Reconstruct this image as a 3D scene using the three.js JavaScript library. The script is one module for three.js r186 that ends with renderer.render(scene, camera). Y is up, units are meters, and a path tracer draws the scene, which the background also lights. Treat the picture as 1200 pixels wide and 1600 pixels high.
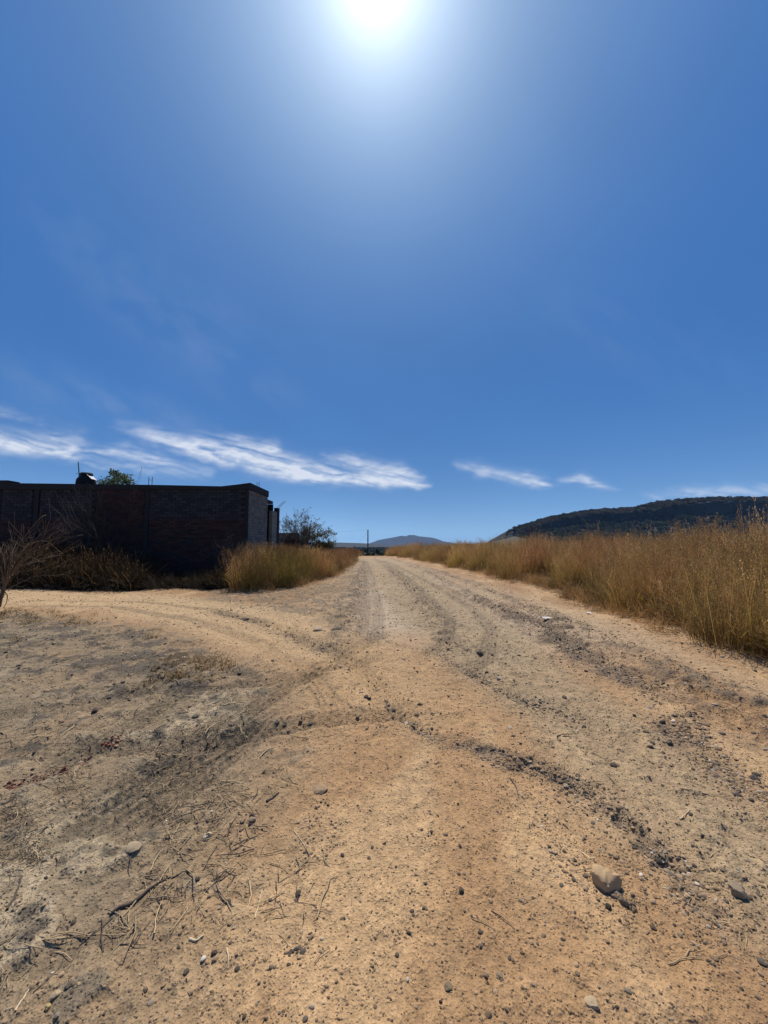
import * as THREE from 'three';
import { mergeVertices } from 'three/addons/utils/BufferGeometryUtils.js';

// ------------------------------------------------------------------ camera, sky, sun, exposure
const scene = new THREE.Scene();
const F = 601, PITCH = Math.atan(50 / F), EYE = 1.5;           // focal length in photo pixels (1200 x 1600), tilt, eye height
const camera = new THREE.PerspectiveCamera(2 * Math.atan(800 / F) * 180 / Math.PI, 0.75, 0.05, 30000);
camera.position.set(0, EYE, 0);
camera.rotation.x = PITCH;
const renderer = new THREE.WebGLRenderer({ antialias: true });
renderer.toneMapping = THREE.LinearToneMapping;
renderer.toneMappingExposure = 1.0;
renderer.shadowMap.enabled = true;

function ray(px, py) {                                          // direction of a photo pixel
  const v = (px - 600) / F, w = (800 - py) / F, c = Math.cos(PITCH), s = Math.sin(PITCH);
  return [v, w * c + s, w * s - c];
}
function G(px, py) { const d = ray(px, py), t = EYE / -d[1]; return [d[0] * t, d[2] * t]; }          // pixel -> point on level ground
const XD = (px, depth) => (px - 600) / F * depth / (Math.cos(PITCH));                                // x at a depth
function YD(py, depth) { const d = ray(600, py); return EYE + d[1] * depth / -d[2]; }                // height at a depth
function at(px, py, depth) { const d = ray(px, py), t = depth / -d[2]; return [d[0] * t, EYE + d[1] * t, -depth]; }

const clamp = (x, a = 0, b = 1) => x < a ? a : x > b ? b : x;
const lerp = (a, b, t) => a + (b - a) * t;
const smooth = (a, b, x) => { const t = clamp((x - a) / (b - a)); return t * t * (3 - 2 * t); };
function rng(seed) { let s = seed >>> 0; return () => { s = (s + 0x6D2B79F5) | 0; let t = Math.imul(s ^ (s >>> 15), 1 | s); t = (t + Math.imul(t ^ (t >>> 7), 61 | t)) ^ t; return ((t ^ (t >>> 14)) >>> 0) / 4294967296; }; }
function h2(ix, iy) { let h = Math.imul(ix, 374761393) ^ Math.imul(iy, 668265263); h = Math.imul(h ^ (h >>> 13), 1274126177); h ^= h >>> 15; h = Math.imul(h, 1911520717); return ((h ^ (h >>> 16)) >>> 0) / 4294967296; }
function vn(x, y) {
  const ix = Math.floor(x), iy = Math.floor(y); let fx = x - ix, fy = y - iy;
  fx = fx * fx * (3 - 2 * fx); fy = fy * fy * (3 - 2 * fy);
  const a = h2(ix, iy), b = h2(ix + 1, iy), c = h2(ix, iy + 1), d = h2(ix + 1, iy + 1);
  return a + (b - a) * fx + (c - a) * fy + (a - b - c + d) * fx * fy;
}
function fbm(x, y, o) { let s = 0, a = 0.5, n = 0; for (let i = 0; i < o; i++) { s += a * vn(x, y); n += a; a *= 0.5; const t = x * 2.03 + 17.3; y = y * 2.03 - 9.1; x = t; } return s / n; }

// the sun, a little outside the top of the frame
const sd = new THREE.Vector3(...ray(588, -55)).normalize();
const sun = new THREE.DirectionalLight(new THREE.Color(1.0, 0.93, 0.82), 5.0);
sun.position.copy(sd).multiplyScalar(200); sun.target.position.set(0, 0, -12);
sun.position.add(sun.target.position);
sun.castShadow = true; sun.shadow.radius = 1.2; sun.shadow.mapSize.set(4096, 4096);
Object.assign(sun.shadow.camera, { left: -60, right: 60, top: 60, bottom: -60, near: 1, far: 500 });
scene.add(sun, sun.target);

// sky: blue air, aureole round the sun, thin streaks of cirrus low down
{
  const W = 3072, HH = 1536, data = new Float32Array(W * HH * 4);
  // streaks: points of the photograph as [px, py, half thickness in px, strength]
  const TH = 1.08, streaks = [
    
    [[-260, 668, 10, .3], [-120, 676, 15, .6], [0, 692, 15, .75], [60, 700, 16, .85], [110, 709, 14, .85], [138, 718, 8, .2]],
    [[60, 684, 16, .25], [120, 690, 14, .3], [150, 700, 10, .1]],
    [[140, 712, 10, .35], [200, 710, 11, .5], [250, 720, 9, .5], [290, 730, 5, .2]],
    [[190, 668, 12, .15], [240, 685, 13, .5], [290, 699, 14, .8], [350, 712, 16, .95], [420, 727, 18, 1], [480, 741, 14, 1], [540, 749, 13, .9], [600, 754, 11, .85], [650, 759, 6, .75], [672, 762, 3, .15]],
    [[320, 690, 12, .2], [380, 699, 12, .5], [425, 702, 9, .7], [445, 708, 4, .1]],
    [[505, 716, 7, .2], [545, 722, 9, .45], [585, 733, 10, .6], [625, 741, 10, .7], [655, 754, 6, .4]],
    [[140, 725, 14, .25], [220, 735, 14, .22], [330, 738, 10, .2]],
    [[715, 727, 6, .2], [760, 738, 9, .45], [805, 748, 9, .5], [848, 755, 8, .65], [868, 758, 3, .1]],
    [[878, 752, 6, .2], [905, 750, 8, .4], [940, 760, 6, .5], [968, 767, 3, .1]],
    [[1000, 776, 6, .1], [1060, 772, 8, .3], [1130, 770, 8, .32], [1220, 768, 8, .25], [1400, 760, 10, .3], [1700, 740, 12, .2]],
    [[-60, 628, 12, .1], [0, 645, 10, .2], [45, 660, 7, .1]],
  ];
  const veils = [[[60, 330, 40, .03], [180, 430, 60, .07], [300, 520, 70, .09], [430, 610, 50, .05]], [[-40, 560, 30, .05], [90, 610, 36, .09], [220, 650, 34, .11], [340, 675, 24, .08]], [[820, 470, 50, .02], [960, 520, 60, .04], [1120, 560, 50, .03]]];
  const segs = [], vsegs = []; for (const s of veils) for (let i = 0; i + 1 < s.length; i++) vsegs.push([...s[i], ...s[i + 1]]);
  for (const s of streaks) for (let i = 0; i + 1 < s.length; i++) segs.push([...s[i], ...s[i + 1]]);
  const c = Math.cos(PITCH), s = Math.sin(PITCH);
  for (let j = 0; j < HH; j++) {
    const el = ((j + 0.5) / HH - 0.5) * Math.PI, y = Math.sin(el), ce = Math.cos(el);
    const up = Math.max(0, y);
    const kH = Math.exp(-up / 0.12), kM = Math.exp(-up / 0.30);
    for (let i = 0; i < W; i++) {
      const ph = ((i + 0.5) / W) * 2 * Math.PI - Math.PI, x = ce * Math.cos(ph), z = ce * Math.sin(ph), o = (j * W + i) * 4;
      let r = 0.029 + 0.036 * kM + 0.22 * kH, g = 0.130 + 0.105 * kM + 0.30 * kH, b = 0.405 + 0.215 * kM + 0.22 * kH;
      const th = Math.acos(clamp(x * sd.x + y * sd.y + z * sd.z, -1, 1));
      const a1 = 1.45 * Math.exp(-th / 0.07), a2 = 0.46 * Math.exp(-Math.pow(th / 0.28, 1.3)), a3 = 0.05 * Math.exp(-th / 0.6);
      r += a1 + a2 * 0.74 + a3 * 0.6; g += a1 + a2 * 0.92 + a3 * 0.85; b += a1 + a2 * 0.85 + a3;
      const kL = Math.exp(-up / 0.05); r += 0.12 * kL; g += 0.13 * kL; b += 0.09 * kL;
      const k2 = 0.94 + 0.12 * fbm(ph * 3 + y * 2, y * 5, 3); r *= k2; g *= k2; b *= k2;
      if (el > 0.02 && el < 0.75) {
        let cl = 0;
        const dz = y * s - z * c;                              // depth along the lens axis: streaks are given as photo pixels
        if (dz > 0.15) {
          const px0 = 600 + F * x / dz, py0 = 800 - F * (y * c + z * s) / dz;
          if (px0 > -320 && px0 < 1750 && py0 > 250 && py0 < 830) {
            const wob = (fbm(px0 * 0.02, py0 * 0.05, 3) - 0.5) * 16, px = px0 + wob, py = py0 + (fbm(px0 * 0.035 + 40, py0 * 0.06, 3) - 0.5) * 13;
            const wv = fbm(px0 * 0.015, py0 * 0.03, 3) * 3, tex = fbm((px0 * 0.97 + py0 * 0.2) * 0.022 + wv, (py0 - px0 * 0.19) * 0.21 + wv * 1.5, 6);
            for (const q of segs) {
              const dx = q[4] - q[0], dy = q[5] - q[1], t = clamp(((px - q[0]) * dx + (py - q[1]) * dy) / (dx * dx + dy * dy));
              const w = lerp(q[2], q[6], t) * TH, e = px - q[0] - dx * t, f = py - q[1] - dy * t;
              const up_ = f < 0 ? 1.0 : 0.62;                    // softer upper edges, crisper lower ones
              const dd = Math.sqrt(e * e + f * f) / (w * up_);
              if (dd > 3) continue;
              cl = Math.max(cl, Math.exp(-dd * dd * 0.8) * lerp(q[3], q[7], t));
            }
            const fine = fbm((px0 + py0 * 0.9) * 0.09, (py0 - px0 * 0.1) * 0.22, 4); cl = clamp(cl * clamp(0.1 + 2.2 * (tex - 0.2)) * (0.6 + 0.8 * fine) * 1.3);
            let ve = 0; for (const q of vsegs) { const dx = q[4] - q[0], dy = q[5] - q[1], t = clamp(((px0 - q[0]) * dx + (py0 - q[1]) * dy) / (dx * dx + dy * dy)), e = px0 - q[0] - dx * t, f = py0 - q[1] - dy * t; ve = Math.max(ve, Math.exp(-(e * e + f * f) / Math.pow(lerp(q[2], q[6], t), 2)) * lerp(q[3], q[7], t)); }
            if (ve > 0.002) cl = Math.max(cl, ve * smooth(0.2, 0.8, fbm((px0 + py0 * 0.8) * 0.012, (py0 - px0 * 0.75) * 0.03, 4)) * 0.7);
          }
        }
        const az = Math.atan2(x, -z);
        if (Math.abs(az) > 0.85) {                              // the same kind of thin cirrus all round
          const t = fbm(az * 7, (el - 0.05 * Math.sin(az)) * 30, 5);
          cl = Math.max(cl, smooth(0.9, 1.2, Math.abs(az)) * 0.7 * smooth(0.56, 0.75, t) * smooth(0.05, 0.12, el) * (1 - smooth(0.25, 0.4, el)));
        }
        cl *= 0.78;
        r = lerp(r, 0.86, cl); g = lerp(g, 0.90, cl); b = lerp(b, 0.97, cl);
      }
      data[o] = r; data[o + 1] = g; data[o + 2] = b; data[o + 3] = 1;
    }
  }
  const t = new THREE.DataTexture(data, W, HH, THREE.RGBAFormat, THREE.FloatType);
  t.mapping = THREE.EquirectangularReflectionMapping; t.magFilter = t.minFilter = THREE.LinearFilter; t.needsUpdate = true;
  scene.background = t; scene.environment = t;
}
scene.fog = new THREE.FogExp2(new THREE.Color(0.30, 0.56, 1.0), 0.00005);

// ------------------------------------------------------------------ helpers
const used = {};
function numbered(n) { const k = used[n] = (used[n] ?? -1) + 1; return k ? n + '_' + String(k).padStart(3, '0') : n; }
function shade(o) { o.traverse(c => { if (c.isMesh) { c.castShadow = true; c.receiveShadow = true; } }); }
function tag(o, label, category, group, kind) {
  if (label) o.userData.label = label; if (category) o.userData.category = category;
  if (group) o.userData.group = group; if (kind) o.userData.kind = kind; return o;
}
function mesh(name, geo, mat, parent) { const m = new THREE.Mesh(geo, mat); m.name = parent ? name : numbered(name); m.castShadow = m.receiveShadow = true; (parent ?? scene).add(m); return m; }
function group(name, x = 0, y = 0, z = 0, turn = 0) { const g = new THREE.Group(); g.name = numbered(name); g.position.set(x, y, z); g.rotation.y = turn; scene.add(g); return g; }
const std = (r, g, b, rough = 1, extra = {}) => new THREE.MeshStandardMaterial({ color: new THREE.Color().setRGB(r, g, b), roughness: rough, ...extra });

class B {                                                       // collects triangles
  constructor() { this.p = []; this.c = []; this.i = []; this.u = []; this.col = [1, 1, 1]; }
  v(x, y, z, u = 0, w = 0) { this.p.push(x, y, z); this.c.push(...this.col); this.u.push(u, w); return this.p.length / 3 - 1; }
  quad(a, b, c, d) { this.i.push(a, b, c, a, c, d); }
  box(x0, x1, y0, y1, z0, z1) {
    const f = (ax, ay, az, bx, by, bz, cx, cy, cz, dx, dy, dz, uw, uh) => this.quad(this.v(ax, ay, az, 0, 0), this.v(bx, by, bz, uw, 0), this.v(cx, cy, cz, uw, uh), this.v(dx, dy, dz, 0, uh));
    const X = x1 - x0, Y = y1 - y0, Z = z1 - z0;
    f(x0, y0, z1, x1, y0, z1, x1, y1, z1, x0, y1, z1, X, Y); f(x1, y0, z0, x0, y0, z0, x0, y1, z0, x1, y1, z0, X, Y);
    f(x1, y0, z1, x1, y0, z0, x1, y1, z0, x1, y1, z1, Z, Y); f(x0, y0, z0, x0, y0, z1, x0, y1, z1, x0, y1, z0, Z, Y);
    f(x0, y1, z1, x1, y1, z1, x1, y1, z0, x0, y1, z0, X, Z); f(x0, y0, z0, x1, y0, z0, x1, y0, z1, x0, y0, z1, X, Z);
  }
  strip(pts, widths, side) {                                    // a ribbon along pts
    let prev;
    pts.forEach((p, k) => {
      const w = widths[k] / 2, a = this.v(p[0] - side[0] * w, p[1] - side[1] * w, p[2] - side[2] * w), b = this.v(p[0] + side[0] * w, p[1] + side[1] * w, p[2] + side[2] * w);
      if (prev) this.quad(prev[0], prev[1], b, a); prev = [a, b];
    });
  }
  tube(pts, radii, n = 5) {
    let prev; const T = new THREE.Vector3(), N = new THREE.Vector3(), Bn = new THREE.Vector3();
    N.set(0.31, 0.2, 0.93);
    pts.forEach((p, k) => {
      const a = pts[Math.max(0, k - 1)], b = pts[Math.min(pts.length - 1, k + 1)];
      T.set(b[0] - a[0], b[1] - a[1], b[2] - a[2]).normalize();
      N.addScaledVector(T, -N.dot(T)); if (N.lengthSq() < 1e-6) { N.set(1, 0, 0).addScaledVector(T, -T.x); } N.normalize(); Bn.crossVectors(T, N);
      const ring = [];
      for (let q = 0; q < n; q++) { const an = q / n * 2 * Math.PI, cx = Math.cos(an) * radii[k], sx = Math.sin(an) * radii[k]; ring.push(this.v(p[0] + N.x * cx + Bn.x * sx, p[1] + N.y * cx + Bn.y * sx, p[2] + N.z * cx + Bn.z * sx)); }
      if (prev) for (let q = 0; q < n; q++) this.quad(prev[q], prev[(q + 1) % n], ring[(q + 1) % n], ring[q]);
      prev = ring;
    });
  }
  geo(normals = true) {
    const g = new THREE.BufferGeometry();
    g.setAttribute('position', new THREE.BufferAttribute(new Float32Array(this.p), 3));
    g.setAttribute('color', new THREE.BufferAttribute(new Float32Array(this.c), 3));
    g.setAttribute('uv', new THREE.BufferAttribute(new Float32Array(this.u), 2));
    g.setIndex(this.i); if (normals) g.computeVertexNormals(); return g;
  }
}

// ------------------------------------------------------------------ the ground
function poly(px) {                                             // photo pixels -> ground polygon with signed distance
  const P = px.map(([a, b]) => G(a, b)); let x0 = 1e9, x1 = -1e9, z0 = 1e9, z1 = -1e9;
  for (const [x, z] of P) { x0 = Math.min(x0, x); x1 = Math.max(x1, x); z0 = Math.min(z0, z); z1 = Math.max(z1, z); }
  return (x, z, soft) => {                                      // 1 inside, 0 outside
    if (x < x0 - soft || x > x1 + soft || z < z0 - soft || z > z1 + soft) return 0;
    let inside = false, best = 1e9;
    for (let i = 0, j = P.length - 1; i < P.length; j = i++) {
      const [ax, az] = P[i], [bx, bz] = P[j];
      if ((az > z) !== (bz > z) && x < (bx - ax) * (z - az) / (bz - az) + ax) inside = !inside;
      const dx = bx - ax, dz = bz - az, t = clamp(((x - ax) * dx + (z - az) * dz) / (dx * dx + dz * dz)), e = x - ax - dx * t, f = z - az - dz * t;
      best = Math.min(best, e * e + f * f);
    }
    const d = Math.sqrt(best) * (inside ? 1 : -1); return smooth(-soft, soft, d);
  };
}
let LS = 0, LT = 0;                                             // side (signed distance) and length along, of the last line asked
function line(px) {
  const P = px.map(([a, b]) => G(a, b)), L = [0]; let x0 = 1e9, x1 = -1e9, z0 = 1e9, z1 = -1e9;
  P.forEach(([x, z], i) => { x0 = Math.min(x0, x); x1 = Math.max(x1, x); z0 = Math.min(z0, z); z1 = Math.max(z1, z); if (i) L.push(L[i - 1] + Math.hypot(x - P[i - 1][0], z - P[i - 1][1])); });
  const f = (x, z, reach) => {
    if (x < x0 - reach || x > x1 + reach || z < z0 - reach || z > z1 + reach) return 99;
    let best = 1e9;
    for (let i = 0; i + 1 < P.length; i++) {
      const ax = P[i][0], az = P[i][1], dx = P[i + 1][0] - ax, dz = P[i + 1][1] - az, t = clamp(((x - ax) * dx + (z - az) * dz) / (dx * dx + dz * dz)), e = x - ax - dx * t, g = z - az - dz * t, q = e * e + g * g;
      if (q < best) { best = q; LT = lerp(L[i], L[i + 1], t); LS = dx * g - dz * e > 0 ? 1 : -1; }
    }
    best = Math.sqrt(best); LS *= best; return best;
  };
  f.points = P; f.len = L[L.length - 1]; return f;
}
const Z = {
  grey: poly([[-700, 1800], [100, 1800], [215, 1600], [310, 1440], [385, 1300], [430, 1215], [455, 1130], [440, 1075], [380, 1045], [310, 1020], [235, 990], [150, 975], [0, 962], [-400, 958], [-900, 1000]]),
  side: poly([[-500, 934], [20, 925], [150, 925], [300, 935], [400, 946], [500, 962], [545, 1000], [520, 1045], [440, 1040], [350, 1015], [255, 985], [130, 957], [0, 949], [-500, 950]]),
  lane: poly([[560, 872], [600, 872], [640, 885], [720, 930], [810, 985], [905, 1055], [1010, 1115], [1110, 1195], [1320, 1350], [1420, 1600], [1250, 1500], [1090, 1330], [1010, 1265], [905, 1190], [790, 1095], [700, 1025], [630, 960], [585, 905]]),
  debris: poly([[690, 915], [850, 955], [960, 1000], [1100, 1055], [1300, 1140], [1300, 1215], [1100, 1120], [960, 1050], [830, 985], [740, 940]]),
  path: poly([[700, 898], [800, 925], [900, 955], [1050, 1010], [1300, 1090], [1300, 1125], [1080, 1045], [900, 975], [780, 935]]),
  gravel: poly([[560, 871], [604, 871], [640, 882], [760, 918], [900, 962], [1000, 1000], [900, 1010], [800, 1000], [720, 1010], [640, 1000], [590, 1010], [545, 1010], [520, 960], [545, 905]]),  // far stretch of road that gets the paler tint
  junction: poly([[330, 968], [450, 975], [560, 1000], [660, 1020], [720, 1050], [690, 1110], [600, 1125], [500, 1105], [430, 1060], [380, 1020]]),
  verge: poly([[340, 925], [400, 922], [470, 917], [530, 904], [556, 878], [568, 874], [566, 930], [548, 985], [480, 978], [400, 955], [300, 940]]),
  charShade: poly([[-900, 917], [0, 916], [90, 915], [240, 917], [330, 920], [385, 913], [410, 895], [388, 884], [-900, 884]]),
  scorch: poly([[-400, 965], [0, 958], [110, 962], [230, 988], [330, 1030], [390, 1060], [250, 1075], [100, 1060], [-400, 1080]]),
};
const gullies = [
  { l: line([[700, 1035], [735, 1047], [800, 1080], [870, 1102], [920, 1117], [965, 1137]]), w: 0.12, d: 0.05, step: 0.03, n: 0.8 },
  { l: line([[590, 1095], [640, 1135], [690, 1160], [775, 1175], [840, 1190], [910, 1215], [970, 1255], [1025, 1310], [1060, 1345], [1078, 1390], [1105, 1415], [1165, 1465], [1230, 1505]]), w: 0.065, d: 0.06, step: 0.09, n: 0.85 },
  { l: line([[765, 945], [840, 970], [910, 1015], [960, 1045], [1015, 1072], [1050, 1090]]), w: 0.2, d: 0.04, step: 0.02, n: 1 },
  { l: line([[1050, 1105], [1080, 1145], [1110, 1170], [1145, 1195], [1180, 1220], [1260, 1270]]), w: 0.19, d: 0.05, step: 0, n: 3.2 },
  { l: line([[325, 957], [390, 970], [450, 990], [500, 1012], [528, 1037]]), w: 0.2, d: 0.035, step: 0.02, n: 0.5 },
];
const tracks = [                                                // tyre tracks pressed into the dust
  [[-300, 1190], [0, 1168], [200, 1163], [330, 1152], [450, 1140], [600, 1125], [700, 1100]],
  [[100, 1085], [330, 1075], [470, 1062], [560, 1045], [640, 1020]],
  [[-60, 1400], [90, 1290], [210, 1215], [330, 1150], [430, 1087], [530, 1042], [600, 985]],
  [[60, 1420], [170, 1320], [270, 1240], [400, 1150], [470, 1105]],
  [[-200, 1150], [0, 1112], [150, 1098], [300, 1050], [360, 1020]],
  [[-100, 1260], [60, 1205], [170, 1150], [260, 1095], [330, 1060]],
  [[-40, 1440], [110, 1308], [235, 1225], [360, 1152], [455, 1092]],
  [[150, 1450], [250, 1350], [330, 1270], [400, 1205]],
  [[650, 1040], [700, 1000], [705, 965], [680, 940], [640, 905], [596, 876]],
  [[690, 1060], [760, 1030], [770, 985], [735, 945], [660, 905], [600, 876]],
  [[560, 1050], [590, 1000], [592, 950], [582, 905], [572, 876]],
  [[500, 1060], [566, 1000], [572, 950], [572, 905], [567, 876]],
  [[20, 938], [200, 940], [330, 955], [450, 985], [560, 1050], [640, 1130]],
  [[20, 946], [180, 951], [300, 972], [400, 1003], [480, 1055], [540, 1150]],
].map(line);
const ridges = [                                                // low ridges of litter and loose earth between the wheel tracks
  [[586, 872], [608, 888], [645, 920], [690, 962], [715, 1015]], [[612, 872], [665, 893], [745, 930], [835, 978], [905, 1020]], [[640, 880], [720, 905], [830, 945], [960, 1000], [1100, 1060], [1260, 1130]], [[568, 876], [562, 920], [545, 975], [520, 1010]],
].map(line);
const humps = line([[600, 1700], [620, 1400], [590, 1200], [560, 1090], [560, 1020]]);
const edgeR = [[4.9, 2], [4.75, -2], [5.0, -5], [5.2, -7.8], [5.45, -13.2], [5.0, -20], [3.9, -30], [2.7, -41], [1.0, -52], [0.5, -64], [0.5, -120]];
const edgeL = [[-5.2, -12.2], [-3.9, -12.3], [-3.2, -13.9], [-2.55, -17.3], [-2.45, -25.7], [-3.0, -39], [-3.6, -52], [-3.6, -120]];
function edge(E, z) { for (let i = 0; i + 1 < E.length; i++) if (z >= E[i + 1][1]) { const t = clamp((z - E[i][1]) / (E[i + 1][1] - E[i][1])); return lerp(E[i][0], E[i + 1][0], t); } return E[E.length - 1][0]; }
function macro(d) {                                             // the road climbs to a crest, then the land falls away
  if (d < 32) return 0;
  if (d < 110) return -0.0005 * (d - 32) * (d - 32);
  return -3.04 - 14 * (1 - Math.exp(-(d - 110) / 180));
}
const C = { r: 0, g: 0, b: 0, stone: 0, straw: 0 };
function mixc(r, g, b, k) { C.r += (r - C.r) * k; C.g += (g - C.g) * k; C.b += (b - C.b) * k; }
function surf(x, z) {
  const R = Math.hypot(x, z), far = R > 70;
  let h = macro(Math.hypot(x * 0.3, z) * (z < 0 ? 1 : 0.2));
  C.stone = 0.11; C.straw = 0.022;
  if (far) {
    const n = fbm(x * 0.05, z * 0.05, 4), m = fbm(x * 0.004, z * 0.004, 4);
    C.r = 0.05 + 0.03 * n; C.g = 0.045 + 0.03 * n; C.b = 0.026 + 0.015 * n;
    mixc(0.022, 0.03, 0.016, smooth(0.3, 0.45, m));
    return h + (n - 0.5) * 0.5;
  }
  const n1 = fbm(x * 1.1 + 3, z * 1.1, 3) - 0.5, n2 = fbm(x * 5, z * 5 + 7, 3) - 0.5, n3 = vn(x * 21, z * 21) - 0.5, n4 = R < 14 ? vn(x * 47, z * 47) - 0.5 : 0;
  const n5 = R < 40 ? fbm(x * 9.3 + 5, z * 9.3, 2) - 0.5 : 0;
  const n0 = fbm(x * 0.33 + 11, z * 0.33, 2) - 0.5, flow = fbm(x * 2.2 + z * 0.6, z * 0.55 - x * 0.3, 3) - 0.5;
  const wx = x + n1 * 0.55 + n2 * 0.16, wz = z + n2 * 0.3 + n0 * 0.9;
  const fade = 1 + Math.max(0, R - 6) * 0.05;
  const mGrey = Z.grey(wx, wz, 0.55), mSide = Z.side(wx, wz, 0.5), mLane = Z.lane(wx, wz, 0.28), mDeb = Z.debris(wx, wz, 0.5), mPath = Z.path(wx, wz, 0.4), mCharShade = Z.charShade(wx, wz, 0.5), mSco = Z.scorch(wx, wz, 0.7);
  const eR = edge(edgeR, z) - x - n1 * 0.5, eL = Math.max(x - edge(edgeL, z) + n1 * 0.5, -5.3 - x, z + 12.2);
  // colours of the soils
  C.r = 0.335; C.g = 0.200; C.b = 0.095;                         // ochre road dirt
  mixc(0.45, 0.298, 0.155, smooth(0.02, 0.22, flow) * 0.75);       // pale dust
  mixc(0.25, 0.142, 0.066, smooth(0.04, 0.25, -flow) * 0.6);
  const mFarRoad = Z.gravel(wx, wz, 1.5); mixc(0.42, 0.322, 0.218, mFarRoad * clamp(0.85 + n1 * 0.8));                 // paler road colour beyond the junction
  const mVer = Z.verge(wx, wz, 0.5), mJun = Z.junction(wx, wz, 0.6);
  mixc(0.44, 0.30, 0.16, mSide); mixc(0.42, 0.275, 0.14, mJun * 0.7);
  mixc(0.225, 0.170, 0.105, mGrey * (1 - mSide * 0.8) * clamp(0.88 + n1 * 0.6));
  mixc(0.38, 0.295, 0.185, mGrey * (1 - mSide) * smooth(0.05, 0.14, n1 * 0.5 + n2 * 0.8 + n3 * 0.1) * 0.8);
  mixc(0.325, 0.237, 0.138, mLane * (0.85 + n1 * 0.5));
  mixc(0.165, 0.105, 0.064, mDeb * (1 - mPath * 0.7) * smooth(-0.1, 0.12, n2 + n1 * 0.4) * 0.8);
  mixc(0.40, 0.28, 0.165, mPath * 0.7);
  mixc(0.065, 0.052, 0.038, mGrey * (1 - mSide) * smooth(0.06, 0.2, n2 + n3 * 0.2 + (mSco * 0.16) - 0.05) * 0.85);     // charred litter ground into the dust
  mixc(0.17, 0.128, 0.082, mVer * smooth(-0.12, 0.1, n2 + n5 * 0.4) * 0.75);
  mixc(0.022, 0.020, 0.019, mCharShade * clamp(0.9 + n2));  // burnt ground, its near-black also standing in for the wall's shadow
  mixc(0.16, 0.115, 0.065, smooth(0.3, -0.3, eR) * 0.85); mixc(0.16, 0.115, 0.065, smooth(0.35, -0.3, eL) * 0.85);
  // relief
  const rough = 0.36 + 0.58 * Math.max(mGrey * 0.55, mDeb, mCharShade, mVer) + 0.25 * mLane;
  const hb = h + n0 * 0.16 + n1 * 0.06;
  const micro = n2 * 0.04 * rough + n5 * 0.03 * rough + 0.014 * rough * smooth(0.0, 0.07, n2 + n5 * 0.6 - 0.04) + 0.014 * (rough - 0.25) * smooth(0.05, 0.1, n5 + n3 * 0.3) + n3 * 0.017 * rough + n4 * 0.011 * rough;
  h = hb + micro;
  h += smooth(0.6, -0.6, eR) * 0.14 + smooth(0.6, -0.6, eL) * 0.12 ;
  const dh = humps(x, z, 1.6); if (dh < 1.6) h += 0.07 * Math.exp(-dh * dh / 0.6);
  C.stone += 0.25 * mDeb + 0.12 * mLane + 0.5 * smooth(0.16, 0.3, n1); C.straw += 0.35 * mGrey * (1 - mSide) + 0.2 * mDeb + smooth(0.8, 0, eR) * 0.8 + smooth(0.8, 0, eL) * 0.8;
  for (const l of ridges) {
    const d = l(x + n2 * 0.4, z, 0.8); if (d > 0.8) continue;
    const k = Math.exp(-d * d / 0.07); h += 0.045 * k * (0.7 + n2 * 2); C.stone += 0.4 * k; C.straw += 0.3 * k; mixc(0.17, 0.125, 0.08, k * smooth(-0.1, 0.12, n2 + n5 * 0.5) * 0.75);
  }
  for (const g of gullies) {
    const d = g.l(x + n2 * 0.28 + n3 * 0.05, z + n2 * 0.3, 1.5);
    if (d > 1.5) continue;
    const k = Math.exp(-(d * d) / (g.w * g.w)) * smooth(0, 0.5, LT) * smooth(0, 0.5, g.l.len - LT) * clamp(0.75 + n1 * 2.2);
    h -= g.d * k * (0.7 + n3);
    if (g.step) h -= g.step * smooth(0.2, 2.2, LT) * smooth(0, 1, g.l.len - LT) * smooth(-0.05, 0.14, LS) * (1 - smooth(0.3, 1.4, d));
    mixc(0.22, 0.16, 0.10, k * 0.5); mixc(0.12, 0.09, 0.062, 0.8 * k * smooth(0.02, 0.2, n2 + n3 * 0.4));
    C.stone += (1.6 * k + 0.35 * Math.exp(-d * d / 0.12)) * Math.min(1, g.n);
  }
  for (const t of tracks) {
    const d = t(x + n2 * 0.03, z, 0.26); if (d > 0.22 || mCharShade > 0.5) continue;
    const k = (1 - smooth(0.09, 0.16, d)) * clamp(1.1 + n1 * 1.4 + n0 * 0.8) * smooth(0, 0.8, LT) * smooth(0, 0.8, t.len - LT);
    const rib = Math.sin(LS * 105) > 0 ? 1 : -1, tread = Math.sin((LT + Math.abs(LS) * 0.8) * 84) > 0 ? 1 : -1;
    h += k * (-0.75 * micro - 0.02 + 0.0045 * tread + 0.007 * rib * (1 - 0.7 * mFarRoad)) + 0.009 * Math.exp(-Math.pow((d - 0.18) / 0.03, 2)) * clamp(0.7 + n2 * 3);
    mixc(C.r * 0.45, C.g * 0.47, C.b * 0.5, k * (0.50 + 0.14 * tread + 0.30 * rib * (1 - 0.75 * mFarRoad)) * (1 - 0.5 * mPath) * (1 - 0.6 * mJun));
  }
  const spk = smooth(0.16, 0.3, n5 * (0.8 + n1) + n3 * 0.25) * (0.25 + 0.5 * Math.max(mDeb, mVer, mGrey * 0.6, mLane * 0.5, mSide * 0.4)); mixc(0.10, 0.075, 0.05, clamp(spk) * 0.8);
  const v = 1 + (n5 * 0.3 + n2 * 0.4 + n3 * 0.34 + n4 * 0.45) * (0.3 + 0.75 * rough); C.r *= v; C.g *= v; C.b *= v;
  return h;
}
const H = (x, z) => surf(x, z);

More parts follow.
